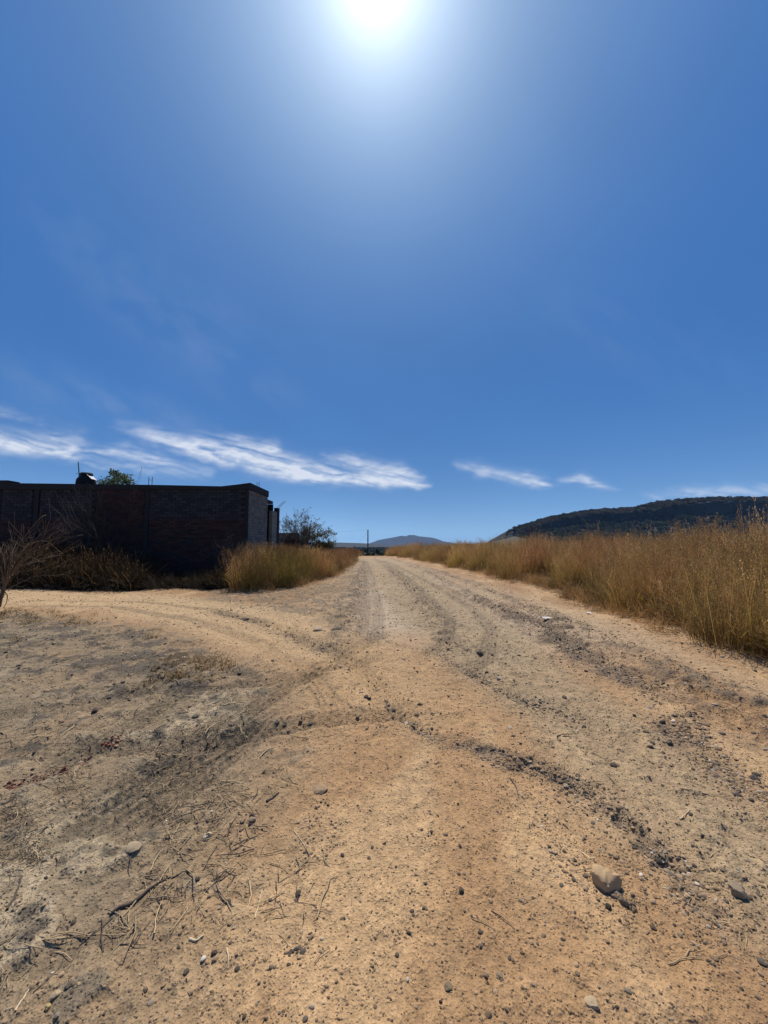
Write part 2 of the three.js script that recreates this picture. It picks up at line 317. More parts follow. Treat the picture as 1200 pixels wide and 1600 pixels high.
// fine grain of the dirt, one tile of 1.5 m: grit and dust, no shapes larger than a few millimetres
function dirtTile(N, seed) {
  const R = rng(seed), h = new Float32Array(N * N), col = new Float32Array(N * N);
  const per = (x, y, f, s) => {
    x = x / N * f; y = y / N * f; const ix = Math.floor(x), iy = Math.floor(y); let fx = x - ix, fy = y - iy; fx = fx * fx * (3 - 2 * fx); fy = fy * fy * (3 - 2 * fy);
    const q = (a, b) => h2(((a % f) + f) % f + s, ((b % f) + f) % f + s * 7), a = q(ix, iy), b = q(ix + 1, iy), c = q(ix, iy + 1), d = q(ix + 1, iy + 1);
    return a + (b - a) * fx + (c - a) * fy + (a - b - c + d) * fx * fy;
  };
  for (let y = 0; y < N; y++) for (let x = 0; x < N; x++) {
    const a = per(x, y, 40, 1), b = per(x, y, 96, 2), c = per(x, y, 230, 3), d = per(x, y, 512, 4);
    h[y * N + x] = 0.32 * a + 0.22 * b + 0.2 * c + 0.1 * d;
    col[y * N + x] = 0.80 + 0.16 * (b - 0.5) + 0.24 * (c - 0.5) + 0.26 * (d - 0.5) + 0.1 * (a - 0.5);
  }
  for (let k = 0; k < N * N / 110; k++) {
    const cx = R() * N, cy = R() * N, r = 0.9 + 3.0 * Math.pow(R(), 4), tone = (R() - 0.52) * 0.55, e = Math.ceil(r);
    for (let j = -e; j <= e; j++) for (let i = -e; i <= e; i++) {
      const q = (i * i + j * j) / (r * r); if (q > 1) continue;
      const o = ((Math.floor(cy + j) + N) % N) * N + (Math.floor(cx + i) + N) % N;
      h[o] += 0.13 * r * Math.sqrt(1 - q) * 0.5; col[o] = clamp(col[o] * 0.4 + 0.6 * (0.8 + tone), 0.25, 1);
    }
  }
  for (let k = 0; k < N * N / 700; k++) {
    const cx = R() * N, cy = R() * N, r = 1.6 + 2.6 * R(), tone = R() < 0.7 ? 0.3 : 1, e = Math.ceil(r);
    for (let j = -e; j <= e; j++) for (let i = -e; i <= e; i++) { const q = (i * i + j * j * 1.6) / (r * r); if (q > 1) continue; const o = ((Math.floor(cy + j) + N) % N) * N + (Math.floor(cx + i) + N) % N; h[o] += 0.22 * Math.sqrt(1 - q); col[o] = tone; }
  }
  const A = new Uint8Array(N * N * 4), Hh = new Uint8Array(N * N * 4);
  for (let o = 0; o < N * N; o++) {
    const c = 255 * Math.pow(clamp(col[o]), 1 / 2.2), q = 255 * clamp(h[o]);
    A.set([c, c * 0.995, c * 0.985, 255], o * 4); Hh.set([q, q, q, 255], o * 4);
  }
  const tex = (d, s) => { const t = new THREE.DataTexture(d, N, N); t.wrapS = t.wrapT = THREE.RepeatWrapping; t.magFilter = THREE.LinearFilter; t.minFilter = THREE.LinearMipmapLinearFilter; t.generateMipmaps = true; if (s) t.colorSpace = THREE.SRGBColorSpace; t.needsUpdate = true; return t; };
  return [tex(A, true), tex(Hh, false)];
}
const [dirtMap, dirtBump] = dirtTile(1024, 5);
{
  const rows = [], CZ = 1.0;
  let r = 0.25; while (r < 1.6) { rows.push(r); r *= 1.07; }
  while (r < 26) { rows.push(r); r *= 1.0040; }
  while (r < 75) { rows.push(r); r *= 1.010; }
  while (r < 9500) { rows.push(r); r *= 1.05; }
  const ang = []; const lim = 66 * Math.PI / 180, nD = 660, nC = 56;
  for (let i = 0; i < nD; i++) ang.push(-lim + 2 * lim * i / nD);
  for (let i = 0; i < nC; i++) ang.push(lim + (2 * Math.PI - 2 * lim) * i / nC);
  const A = ang.length, n = rows.length * A + 1, pos = new Float32Array(n * 3), col = new Float32Array(n * 3), uv = new Float32Array(n * 2), idx = new Uint32Array((rows.length - 1) * A * 6 + A * 3);
  let k = 0, t = 0;
  const put = (x, z) => { const y = surf(x, z); pos[k * 3] = x; pos[k * 3 + 1] = y; pos[k * 3 + 2] = z; const q = 0.97 / 0.80; col[k * 3] = Math.max(0.01, C.r * q); col[k * 3 + 1] = Math.max(0.01, C.g * q); col[k * 3 + 2] = Math.max(0.01, C.b * q); uv[k * 2] = x / 1.5; uv[k * 2 + 1] = z / 1.5; k++; };
  for (const rr of rows) for (const a of ang) put(Math.sin(a) * rr, CZ - Math.cos(a) * rr);
  put(0, CZ);
  for (let j = 0; j + 1 < rows.length; j++) for (let i = 0; i < A; i++) {
    const a = j * A + i, b = j * A + (i + 1) % A, c = a + A, d = b + A;
    idx[t++] = a; idx[t++] = b; idx[t++] = d; idx[t++] = a; idx[t++] = d; idx[t++] = c;
  }
  for (let i = 0; i < A; i++) { idx[t++] = n - 1; idx[t++] = (i + 1) % A; idx[t++] = i; }
  const g = new THREE.BufferGeometry();
  g.setAttribute('position', new THREE.BufferAttribute(pos, 3)); g.setAttribute('color', new THREE.BufferAttribute(col, 3)); g.setAttribute('uv', new THREE.BufferAttribute(uv, 2)); g.setIndex(new THREE.BufferAttribute(idx, 1)); g.computeVertexNormals();
  if (g.attributes.normal.getY(5 * A + 3) < 0) { for (let i = 0; i < idx.length; i += 3) { const q = idx[i]; idx[i] = idx[i + 1]; idx[i + 1] = q; } g.computeVertexNormals(); }
  const m = mesh('ground', g, new THREE.MeshStandardMaterial({ vertexColors: true, map: dirtMap, bumpMap: dirtBump, bumpScale: 0.02, roughness: 1 }));
  tag(m, 'ochre and grey dirt track with worn tyre tracks, dust and gravel gullies', 'ground', null, 'structure');
}

// ------------------------------------------------------------------ far hills
function ridge(name, label, sky, depth, profile, mat, seed, rough = 0.06, cols = 140) {
  // sky: crest as photo pixels; profile: [offset towards the viewer in metres, share of the height]
  const pts = sky.map(([px, py]) => [px, YD(py, depth)]), b = new B(), base = -22, rowsIdx = [];
  const crest = px => { for (let i = 0; i + 1 < pts.length; i++) if (px <= pts[i + 1][0]) { const t = clamp((px - pts[i][0]) / (pts[i + 1][0] - pts[i][0])); return lerp(pts[i][1], pts[i + 1][1], t); } return pts[pts.length - 1][1]; };
  const x0 = pts[0][0], x1 = pts[pts.length - 1][0];
  const surfaceAt = (px, k) => {                                 // k: real index into profile
    const i = Math.min(profile.length - 2, Math.floor(k)), t = k - i, off = lerp(profile[i][0], profile[i + 1][0], t), sh = lerp(profile[i][1], profile[i + 1][1], t);
    const d = depth - off, x = XD(px, depth) * (1 - off / depth * 0.15), hh = crest(px) - base;
    const nz = (fbm(x * 0.9 / depth * 40 + seed, off / depth * 30, 4) - 0.5) * hh * rough * 4 * Math.min(1, Math.abs(1 - sh) * 3);
    return [x, base + hh * sh + nz, -d];
  };
  const M = (profile.length - 1) * 6;
  for (let j = 0; j <= M; j++) { const row = []; for (let i = 0; i <= cols; i++) row.push(b.v(...surfaceAt(lerp(x0, x1, i / cols), j / 6))); rowsIdx.push(row); }
  for (let j = 0; j < M; j++) for (let i = 0; i < cols; i++) b.quad(rowsIdx[j][i], rowsIdx[j + 1][i], rowsIdx[j + 1][i + 1], rowsIdx[j][i + 1]);
  const g = b.geo(); const m = mesh(name, g, mat); tag(m, label, 'hill', null, 'structure');
  return { surfaceAt, x0, x1 };
}
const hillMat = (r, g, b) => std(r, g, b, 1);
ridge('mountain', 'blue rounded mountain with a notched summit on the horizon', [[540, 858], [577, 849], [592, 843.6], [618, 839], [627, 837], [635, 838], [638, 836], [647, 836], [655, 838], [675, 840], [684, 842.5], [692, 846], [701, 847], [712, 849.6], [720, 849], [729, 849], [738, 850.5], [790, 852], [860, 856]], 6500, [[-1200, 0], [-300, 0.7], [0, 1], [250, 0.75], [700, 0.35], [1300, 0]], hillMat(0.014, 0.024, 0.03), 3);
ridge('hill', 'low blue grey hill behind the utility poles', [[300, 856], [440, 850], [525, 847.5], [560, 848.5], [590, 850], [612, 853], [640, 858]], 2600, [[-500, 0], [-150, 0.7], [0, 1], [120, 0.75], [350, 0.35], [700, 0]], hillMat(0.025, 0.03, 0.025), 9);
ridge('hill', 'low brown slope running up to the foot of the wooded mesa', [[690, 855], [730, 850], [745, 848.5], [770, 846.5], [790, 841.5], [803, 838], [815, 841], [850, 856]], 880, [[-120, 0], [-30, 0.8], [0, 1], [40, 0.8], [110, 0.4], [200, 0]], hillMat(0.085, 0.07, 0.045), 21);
const mesa = ridge('mesa', 'long flat topped mesa covered in dark woods with a shaded cliff band', [[797, 850], [799.5, 838], [802, 829], [817, 821], [839, 815], [850, 811], [866, 807], [883, 804], [908, 800], [918, 798.6], [936, 797], [963, 796], [991, 794], [1002, 791], [1020, 787], [1035, 784], [1068, 781], [1099, 779], [1119, 778], [1163, 778], [1200, 778], [1300, 779], [1420, 783], [1560, 800], [1700, 840]], 1000, [[-400, 0.35], [-120, 0.92], [0, 1], [55, 0.885], [62, 0.66], [120, 0.48], [230, 0.25], [380, 0]], hillMat(0.022, 0.021, 0.016), 40, 0.05, 200);

function leafBlob(seed, n, s) {                                 // a crown of loose leaf faces, unit size
  const R = rng(seed), b = new B();
  for (let k = 0; k < n; k++) {
    const a = R() * 6.283, y = R() * 2 - 1, q = Math.sqrt(1 - y * y), rr = Math.pow(R(), 0.4) * (0.75 + 0.35 * vn(a * 1.5 + seed, y * 3)), x = Math.cos(a) * q * rr, z = Math.sin(a) * q * rr, yy = y * rr * 0.75;
    const u = new THREE.Vector3(R() - .5, R() - .5, R() - .5).normalize(), v = new THREE.Vector3(R() - .5, R() - .5, R() - .5).cross(u).normalize(), w = s * (0.6 + 0.8 * R());
    const P = (i, j) => b.v(x + u.x * i * w + v.x * j * w * .6, yy + u.y * i * w + v.y * j * w * .6, z + u.z * i * w + v.z * j * w * .6);
    b.quad(P(-1, 0), P(0, -1), P(1, 0), P(0, 1));
  }
  return b.geo();
}
const M4 = new THREE.Matrix4(), Q = new THREE.Quaternion(), E3 = new THREE.Euler(), V1 = new THREE.Vector3(), V2 = new THREE.Vector3();
function instanced(name, geo, mat, list, parent) {              // list: [x, y, z, rx, ry, rz, sx, sy, sz, r, g, b]
  const m = new THREE.InstancedMesh(geo, mat, list.length); m.name = parent ? name : numbered(name); m.castShadow = m.receiveShadow = true;
  const c = new THREE.Color();
  list.forEach((a, i) => { E3.set(a[3], a[4], a[5], 'YXZ'); M4.compose(V1.set(a[0], a[1], a[2]), Q.setFromEuler(E3), V2.set(a[6], a[7], a[8])); m.setMatrixAt(i, M4); m.setColorAt(i, c.setRGB(a[9], a[10], a[11])); });
  (parent ?? scene).add(m); return m;
}
const leafMat = new THREE.MeshPhysicalMaterial({ color: 0xffffff, vertexColors: true, roughness: 0.9, transmission: 0.35, thickness: 0, specularIntensity: 0.4 });
{
  const R = rng(77), list = [];
  for (let k = 0; k < 14000; k++) {
    const px = lerp(mesa.x0, mesa.x1, R()), kk = R() * 5.6 + 1.4, cliff = kk > 3.02 && kk < 4.05;
    if (cliff && R() < 0.9) continue;
    const [x, y, z] = mesa.surfaceAt(px, Math.min(6.9, kk)), s = 2.6 + 3.6 * R() * R() + (kk < 3 ? 0 : 0.8);
    const t = R(), brown = kk < 3.1 ? 0.7 : 0.2, m = R() < brown ? [0.062, 0.048, 0.027] : [0.03, 0.043, 0.018], v = 0.35 + 1.3 * t;
    list.push([x, y + s * 0.5, z, 0, R() * 6.28, 0, s * 1.15, s * (0.8 + 0.3 * R()), s * 1.15, m[0] * v, m[1] * v, m[2] * v]);
  }
  const w = instanced('woodland', leafBlob(4, 70, 0.3), leafMat, list); tag(w, 'dark scrubby woodland covering the slopes of the mesa', 'woodland', null, 'stuff');
  const l2 = [];
  for (let k = 0; k < 5000; k++) {
    const d = 160 * Math.pow(12, R()), px = 380 + R() * 300, x = XD(px, d), s = 2 + 3 * R(), v = 0.6 + 0.7 * R();
    l2.push([x, macro(d) + s * 0.5, -d, 0, R() * 6, 0, s * 1.2, s, s * 1.2, 0.035 * v, 0.042 * v, 0.022 * v]);
  }
  tag(instanced('woodland', leafBlob(5, 70, 0.3), leafMat, l2), 'dark line of bushes in the valley beyond the road crest', 'woodland', null, 'stuff');
}

// ------------------------------------------------------------------ house
const concrete = std(0.016, 0.016, 0.016, 0.95), darkBlock = [std(0.024, 0.025, 0.027, 0.95), std(0.032, 0.033, 0.035, 0.95), std(0.017, 0.018, 0.020, 0.95)];  // very dark, even base tones for the front of the house
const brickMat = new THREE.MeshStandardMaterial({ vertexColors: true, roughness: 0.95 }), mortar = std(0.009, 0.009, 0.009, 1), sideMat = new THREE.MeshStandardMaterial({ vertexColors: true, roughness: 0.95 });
{
  const D = 15.5, zF = -D, xC = XD(388, D), xL = -18.2, R = rng(12), top = 3.78;
  const house = group('brick_house', xC, 0, zF);
  tag(house, 'long dark unplastered house wall of grey blocks and red bricks', 'house');
  const X = px => XD(px, D) - xC, ground = -0.3;
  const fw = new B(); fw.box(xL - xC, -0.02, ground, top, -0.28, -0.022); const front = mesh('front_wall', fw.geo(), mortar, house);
  // concrete posts
  for (const px of [-70, 56, 229, 386.5]) { const p = new B(), x = X(px); p.box(x - 0.09, x + (px > 380 ? 0.04 : 0.09), ground, top, -0.2, 0.012); mesh('post', p.geo(), concrete, house); }
  // grey blocks, each a piece of its own
  const bg = []; for (let k = 0; k < 3; k++) { const b = new B(); const e = 0.006 * k; b.box(-0.14, 0.14, -0.047, 0.047, -0.05, 0.0); const g = b.geo(); const p = g.attributes.position; for (let i = 0; i < p.count; i++) p.setXYZ(i, p.getX(i) + (R() - .5) * 0.008, p.getY(i) + (R() - .5) * 0.006, p.getZ(i) + (R() - .5) * 0.004); g.computeVertexNormals(); bg.push(g); }
  let nBlocks = 0; const rest = new B();
  const blocks = (xa, xb, y0, y1) => {
    let row = 0;
    for (let y = y1 - 0.055; y > y0; y -= 0.111, row++) for (let x = xa + 0.15 - (row % 2) * 0.15; x < xb - 0.05; x += 0.298) {
      const cut = Math.min(0, x - 0.145 - xa), cutR = Math.max(0, x + 0.145 - xb), w = 1 - (-cut + cutR) / 0.29; if (w < 0.2) continue;
      const m = new THREE.Mesh(bg[Math.floor(R() * 3)], darkBlock[Math.floor(R() * 3)]); if (nBlocks++ >= 300) { const h = 0.14 * w, cx = x - (cut + cutR) / 2 * 1; rest.col = [0.026, 0.027, 0.029]; rest.box(cx - h, cx + h, y - 0.047, y + 0.047, -0.05, R() * 0.004); continue; }
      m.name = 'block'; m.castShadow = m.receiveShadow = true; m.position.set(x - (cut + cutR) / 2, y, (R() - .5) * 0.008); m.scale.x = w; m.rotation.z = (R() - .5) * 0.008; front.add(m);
    }
  };
  blocks(X(233), X(384), 2.52, 3.7); blocks(X(62), X(150), 2.52, 3.7); blocks(X(2), X(50), 2.52, 3.7); blocks(X(-62), X(0), 2.52, 3.7);
  const bricks = (bb, xa, xb, y0, y1, f = 1.5) => {
    let row = 0;
    for (let y = y0; y < y1; y += 0.083, row++) for (let x = xa - (row % 2) * 0.13; x < xb; x += 0.262) {
      const a = Math.max(xa, x), c = Math.min(xb, x + 0.25); if (c - a < 0.04) continue; const v = f * (0.6 + 0.8 * R());
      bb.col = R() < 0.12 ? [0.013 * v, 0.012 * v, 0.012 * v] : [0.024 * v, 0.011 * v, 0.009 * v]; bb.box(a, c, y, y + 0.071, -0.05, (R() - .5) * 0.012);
    }
  };
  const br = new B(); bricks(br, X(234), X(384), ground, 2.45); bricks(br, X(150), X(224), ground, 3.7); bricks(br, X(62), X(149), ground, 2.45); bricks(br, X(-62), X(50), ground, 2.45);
  tag(mesh('brick_courses', br.geo(), brickMat, house), 'dark red brick courses', null, null, 'stuff');
  if (rest.p.length) tag(mesh('block_courses', rest.geo(), brickMat, house), 'dark grey block courses', null, null, 'stuff');
  // roof slab with its kink up at the corner
  const sl = new B(), tops = [[xL - xC, YD(755, D)], [X(10), YD(755, D)], [X(130), YD(756.5, D)], [X(250), YD(758, D)], [X(345), YD(760, D)], [X(372), YD(757, D)], [0.06, YD(754.5, D)]];
  for (let i = 0; i + 1 < tops.length; i++) {
    const [x0, y0] = tops[i], [x1, y1] = tops[i + 1], lo = 3.705, zf = 0.05, zb = -2.5;
    const P = (x, y, z) => sl.v(x, y, z);
    sl.quad(P(x0, lo, zf), P(x1, lo, zf), P(x1, y1, zf), P(x0, y0, zf)); sl.quad(P(x0, y0, zf), P(x1, y1, zf), P(x1, y1, zb), P(x0, y0, zb)); sl.quad(P(x0, lo, zb), P(x1, lo, zb), P(x1, lo, zf), P(x0, lo, zf)); sl.quad(P(x1, lo, zb), P(x0, lo, zb), P(x0, y0, zb), P(x1, y1, zb));
    if (i === tops.length - 2) sl.quad(P(x1, lo, zf), P(x1, lo, zb), P(x1, y1, zb), P(x1, y1, zf));
  }
  mesh('roof_slab', sl.geo(), concrete, house);
  const rp = new B(); rp.box(xL - xC, X(9), tops[0][1] - 0.01, YD(750.5, D), -0.5, 0.02); mesh('parapet', rp.geo(), concrete, house);
  // side wall going back, lower in steps, of lighter blocks; built as a shell with a back wall so that no light leaks in
  const sw = new B(); const zAt = px => XD(388, D) / ((px - 600) / F / Math.cos(PITCH)) - D;  // depth behind the corner at which x = corner is seen at px
  const steps = [[388, 396, 765], [396, 404, 767], [404, 411, 771], [411, 418, 776.5]];
  const inner = new B(); inner.box(-0.26, -0.02, ground, 3.60, -zAt(417.5), -0.03); mesh('side_wall', inner.geo(), mortar, house);
  for (let y = ground, row = 0; y < 3.98; y += 0.111, row++) {
    const zEnd = zAt(418);
    for (let z = -0.0 - (row % 2) * 0.15; z < zEnd; z += 0.298) {
      const a = Math.max(0.02, z), c = Math.min(zEnd, z + 0.286); if (c - a < 0.05) continue;
      const pxm = 600 + F * Math.cos(PITCH) * xC / (D + (a + c) / 2), st = steps.find(q => pxm <= q[1]) ?? steps[3], lim = YD(st[2] - 8, D + (a + c) / 2) - 0.03; if (y + 0.1 > lim) continue;
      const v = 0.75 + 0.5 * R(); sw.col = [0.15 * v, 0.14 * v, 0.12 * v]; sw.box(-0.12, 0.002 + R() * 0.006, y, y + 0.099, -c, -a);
    }
  }
  tag(mesh('side_blocks', sw.geo(), sideMat, house), 'pale grey block courses', null, null, 'stuff');
  const z3 = zAt(418), z4 = zAt(425.5), z5 = zAt(433), z6 = zAt(436);
  const dk = new B(); dk.box(-0.9, -0.75, ground, YD(789, D + z3), -z4, -z3); mesh('recess', dk.geo(), mortar, house);
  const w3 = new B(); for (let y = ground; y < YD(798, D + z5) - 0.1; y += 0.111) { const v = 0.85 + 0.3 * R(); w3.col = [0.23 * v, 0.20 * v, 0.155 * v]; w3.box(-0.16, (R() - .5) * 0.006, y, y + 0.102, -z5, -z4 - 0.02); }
  tag(mesh('end_wall', w3.geo(), sideMat, house), 'pale end wall of the house', null, null, 'stuff');
  const po = new B(); po.box(-0.16, 0.03, ground, YD(794.5, D + z6), -z6, -z5 + 0.001); mesh('post', po.geo(), concrete, house);
  const bk = new B(); bk.box(xL - xC, -0.3, ground, 3.55, -z6 + 0.02, -z6 + 0.2); mesh('back_wall', bk.geo(), mortar, house);
  const lw = new B(); lw.box(xL - xC, xL - xC + 0.2, ground, 3.7, -z6 + 0.2, -0.29); mesh('side_wall', lw.geo(), mortar, house);
  const rf = new B(); rf.box(xL - xC + 0.21, -0.27, 3.56, 3.70, -z6 + 0.2, -0.285); mesh('roof', rf.geo(), concrete, house);
  // reinforcing bars that stick out of the posts
  const rust = std(0.06, 0.04, 0.03, 0.9);
  const bars = (px, y0, y1, z, lean, n) => { const b = new B(), s = 5.5 / F * D; for (let k = 0; k < n; k++) { const x = X(px) + k * s; b.tube([[x, y0, z], [x + lean, y1, z]], [0.012, 0.012], 5); } for (const t of [0.35, 0.75]) b.tube([[X(px) + lean * t, lerp(y0, y1, t), z], [X(px) + (n - 1) * s + lean * t, lerp(y0, y1, t), z]], [0.008, 0.008], 4); mesh('reinforcing_bars', b.geo(), rust, house); };
  bars(228, 3.7, YD(744.5, D), -0.08, 0, 2);
  { const b = new B(), z = -zAt(404), y = YD(768, D + zAt(404)); for (const o of [-0.0, 0.09]) b.tube([[-0.1 + o, y - 0.4, z], [-0.1 + o, y + 0.42, z]], [0.011, 0.011], 5); mesh('reinforcing_bars', b.geo(), rust, house); }
  { const b = new B(), z = -z6 + 0.05, y = YD(796, D + z6); for (const o of [0, 0.1]) b.tube([[-0.08 + o, y - 0.3, z], [-0.06 + o, y + 0.12, z], [0.26 + o, y + 0.42, z]], [0.011, 0.011, 0.011], 5); mesh('reinforcing_bars', b.geo(), rust, house); }

  // the tank on the roof, an aerial beside it
  const td = 17.0, tx = XD(131.5, td), ty = 3.7;
  const tank = group('water_tank', tx, ty, -td);
  tag(tank, 'squat black plastic water tank on the flat house roof', 'water tank');
  const black = std(0.006, 0.006, 0.006, 0.95, {}), hh = YD(738.5, td) - ty, rw = 13.3 / F * td;
  mesh('body', new THREE.LatheGeometry([[0.001, 0], [rw * .98, 0], [rw, 0.03], [rw * .97, hh * .2], [rw, hh * .3], [rw * .97, hh * .42], [rw, hh * .5], [rw * .97, hh * .62], [rw * .9, hh * .7], [rw * .62, hh * .82], [rw * .6, hh * .86], [0.001, hh * .87]].map(a => new THREE.Vector2(...a)), 32), black, tank);
  const lid = mesh('lid', new THREE.LatheGeometry([[0.001, 0], [rw * .64, 0], [rw * .66, hh * .05], [rw * .6, hh * .12], [0.001, hh * .15]].map(a => new THREE.Vector2(...a)), 24), black, tank); lid.position.y = hh * .86;
  const palePatch = new B(); { const q = []; for (let j = 0; j <= 4; j++) for (let i = 0; i <= 4; i++) q.push(palePatch.v(rw * (.42 + .16 * i) + (R() - .5) * .02, hh * (.88 - .055 * i) + (R() - .5) * .035 + .02, rw * (.55 - .2 * j))); for (let j = 0; j < 4; j++) for (let i = 0; i < 4; i++) palePatch.quad(q[j * 5 + i], q[j * 5 + i + 1], q[j * 5 + i + 6], q[j * 5 + i + 5]); }
  mesh('white_patch', palePatch.geo(), std(0.6, 0.6, 0.58, .7, { side: THREE.DoubleSide }), tank);  // pale uneven patch over the right shoulder of the tank
  const ae = group('aerial', XD(124, td), 3.7, -td + 0.15); tag(ae, 'thin metal aerial rod leaning beside the roof tank', 'aerial');
  { const b = new B(), y1 = YD(722.5, td) - 3.7; b.tube([[0.03, 0, 0], [-0.0, y1 * .6, 0], [-0.08, y1, 0]], [0.026, 0.022, 0.016], 6); mesh('rod', b.geo(), rust, ae); const c = new B(), y2 = YD(741, td) - 3.7; c.tube([[-0.16, y2 + .02, 0], [0.05, y2 - .02, 0]], [0.008, 0.008], 5); mesh('crossbar', c.geo(), rust, ae); }

  // low brick wall behind the shrub
  const gd = 24, gw = new B(), gx = XD(436, gd), gy = YD(833, gd); bricks(gw, gx, XD(468, gd), -0.2, gy, 5);
  const gp = gw.geo(); const gwall = mesh('garden_wall', gp, brickMat); gwall.position.z = -gd; tag(gwall, 'low red brick garden wall behind the bare shrub', 'wall');
  { const b = new B(); b.box(gx + .01, XD(468, gd) - .01, -0.2, gy - 0.01, -0.14, -0.02); const m = mesh('mortar', b.geo(), mortar, gwall); }
}

// ------------------------------------------------------------------ poles and wires
{
  const wood = std(0.035, 0.03, 0.027, 0.9);
  const pole = (px, yTop, d, label, r) => {
    const x = XD(px, d), y = macro(d), g = group('utility_pole', x, y - 0.3, -d), top = YD(yTop, d) - y + 0.3; tag(g, label, 'utility pole', 'utility poles along the track');
    mesh('shaft', new THREE.CylinderGeometry(r * .75, r, top, 14).translate(0, top / 2, 0), wood, g);
    const b = new B(); b.box(-0.06, 0.06, top - 0.5, top - 0.38, -0.7, 0.7); mesh('crossarm', b.geo(), wood, g);
    for (const z of [-0.6, 0, 0.6]) mesh('insulator', new THREE.CylinderGeometry(0.05, 0.07, 0.22, 8).translate(0.0, top - 0.27 + (z === 0 ? 0.36 : 0), z), std(0.08, 0.08, 0.085, .4), g);
    return [x, y - 0.3 + top, -d];
  };
  const a = pole(575, 828, 110, 'tall dark utility pole standing beside the road crest', 0.2), b = pole(554.5, 853, 200, 'shorter looking dark utility pole in the valley beyond the crest', 0.26);
  const wire = (p, q, sag) => { const w = new B(), P = []; for (let i = 0; i <= 14; i++) { const t = i / 14; P.push([lerp(p[0], q[0], t), lerp(p[1], q[1], t) - sag * 4 * t * (1 - t), lerp(p[2], q[2], t)]); } w.tube(P, P.map(() => 0.014), 4); return mesh('power_line', w.geo(), std(0.03, 0.03, 0.03, .6)); };
  tag(wire([a[0], a[1], a[2]], [a[0] - 60, a[1] - 0.9, a[2] - 6], 0.9), 'thin power line running from the tall pole towards the shrub', 'power line');
  tag(wire([a[0], a[1], a[2] - .6], [b[0], b[1], b[2] + .6], 0.8), 'thin power line sagging between the two utility poles', 'power line');
}

// ------------------------------------------------------------------ grass
const grassMat = new THREE.MeshPhysicalMaterial({ vertexColors: true, roughness: 0.85, transmission: 0.5, thickness: 0, specularIntensity: 0.3 });
function clump(seed, o) {
  const R = rng(seed), b = new B();
  const blade = (len, w, lean, curl, col, seg, base, n) => {
    const a = R() * 6.283, bx = (R() - .5) * o.spread, bz = (R() - .5) * o.spread, ca = Math.cos(a), sa = Math.sin(a);
    let x = bx, y = base, z = bz, t = lean * (0.4 + R()); const P = [[x, y, z]], W = [w];
    for (let k = 1; k <= seg; k++) { const st = len / seg; x += ca * Math.sin(t) * st; z += sa * Math.sin(t) * st; y += Math.cos(t) * st; t += curl * (0.5 + R()) / seg; P.push([x, y, z]); W.push(w * (k === seg ? 0.25 : 1 - 0.4 * k / seg)); }
    const sa2 = a + Math.PI / 2 + (R() - .5); b.col = col; b.strip(P, W, [Math.cos(sa2), 0, Math.sin(sa2)]);
    return [P[P.length - 1], P[P.length - 2]];
  };
  const tint = (c, k) => { const v = 1 + (R() - .5) * k; return [c[0] * v, c[1] * v * (1 + (R() - .5) * 0.12), c[2] * v]; };
  for (let k = 0; k < o.leaves; k++) blade(o.h * (0.35 + 0.45 * R()), o.lw, 0.25, 1.1, tint(R() < o.green ? [0.28, 0.215, 0.055] : [0.33, 0.22, 0.08], 0.5), 4, 0);
  for (let k = 0; k < o.stems; k++) {
    const len = o.h * (0.55 + 0.58 * R()), c = tint([0.42, 0.285, 0.115], 0.5), [e, e0] = blade(len, o.sw, o.lean ?? 0.16, (o.curl ?? 0.35) * R() + 0.08, c, o.curl ? 7 : 4, 0);
    const hc = tint(R() < 0.6 ? [0.46, 0.29, 0.13] : [0.62, 0.44, 0.23], 0.5); b.col = hc;
    const n = o.seeds, dx = e[0] - e0[0], dy = e[1] - e0[1], dz = e[2] - e0[2], dl = Math.hypot(dx, dy, dz);
    for (let q = 0; q < n; q++) {                                // loose panicle
      const t = q / n * o.head / dl, x = e[0] - dx * t + (R() - .5) * o.head * .55 * (0.3 + t), y = e[1] - dy * t + (R() - .5) * 0.03, z = e[2] - dz * t + (R() - .5) * o.head * .55 * (0.3 + t), s = o.ss * (0.6 + 0.8 * R()), a = R() * 6.28;
      const i0 = b.v(x - Math.cos(a) * s * .5, y, z - Math.sin(a) * s * .5), i1 = b.v(x + (R() - .5) * s, y - s * .9, z + (R() - .5) * s), i2 = b.v(x + Math.cos(a) * s * .5, y + s * .2, z + Math.sin(a) * s * .5), i3 = b.v(x + (R() - .5) * s * .6, y + s, z + (R() - .5) * s * .6); b.quad(i0, i1, i2, i3);
    }
  }
  return b.geo();
}
const tall = [1, 2, 3, 4].map(s => clump(s * 31, { stems: 17, leaves: 24, h: 1, spread: 0.4, lw: 0.009, sw: 0.005, green: 0.55, seeds: 20, head: 0.2, ss: 0.0095 }));
const dryC = [1, 2, 3].map(s => clump(s * 57, { stems: 14, leaves: 22, h: 1, spread: 0.5, lw: 0.012, sw: 0.008, green: 0.0, seeds: 2, head: 0.08, ss: 0.018 }));
const tuft = [1, 2].map(s => clump(s * 91, { stems: 4, leaves: 26, h: 1, spread: 0.8, lw: 0.03, sw: 0.02, green: 0.2, seeds: 0, head: 0.1, ss: 0.02 }));
function grassField(name, label, geos, lists) { const g = group(name); tag(g, label, 'grass', null, 'stuff'); geos.forEach((ge, i) => { if (lists[i].length) instanced('clumps', ge, grassMat, lists[i], g); }); return g; }
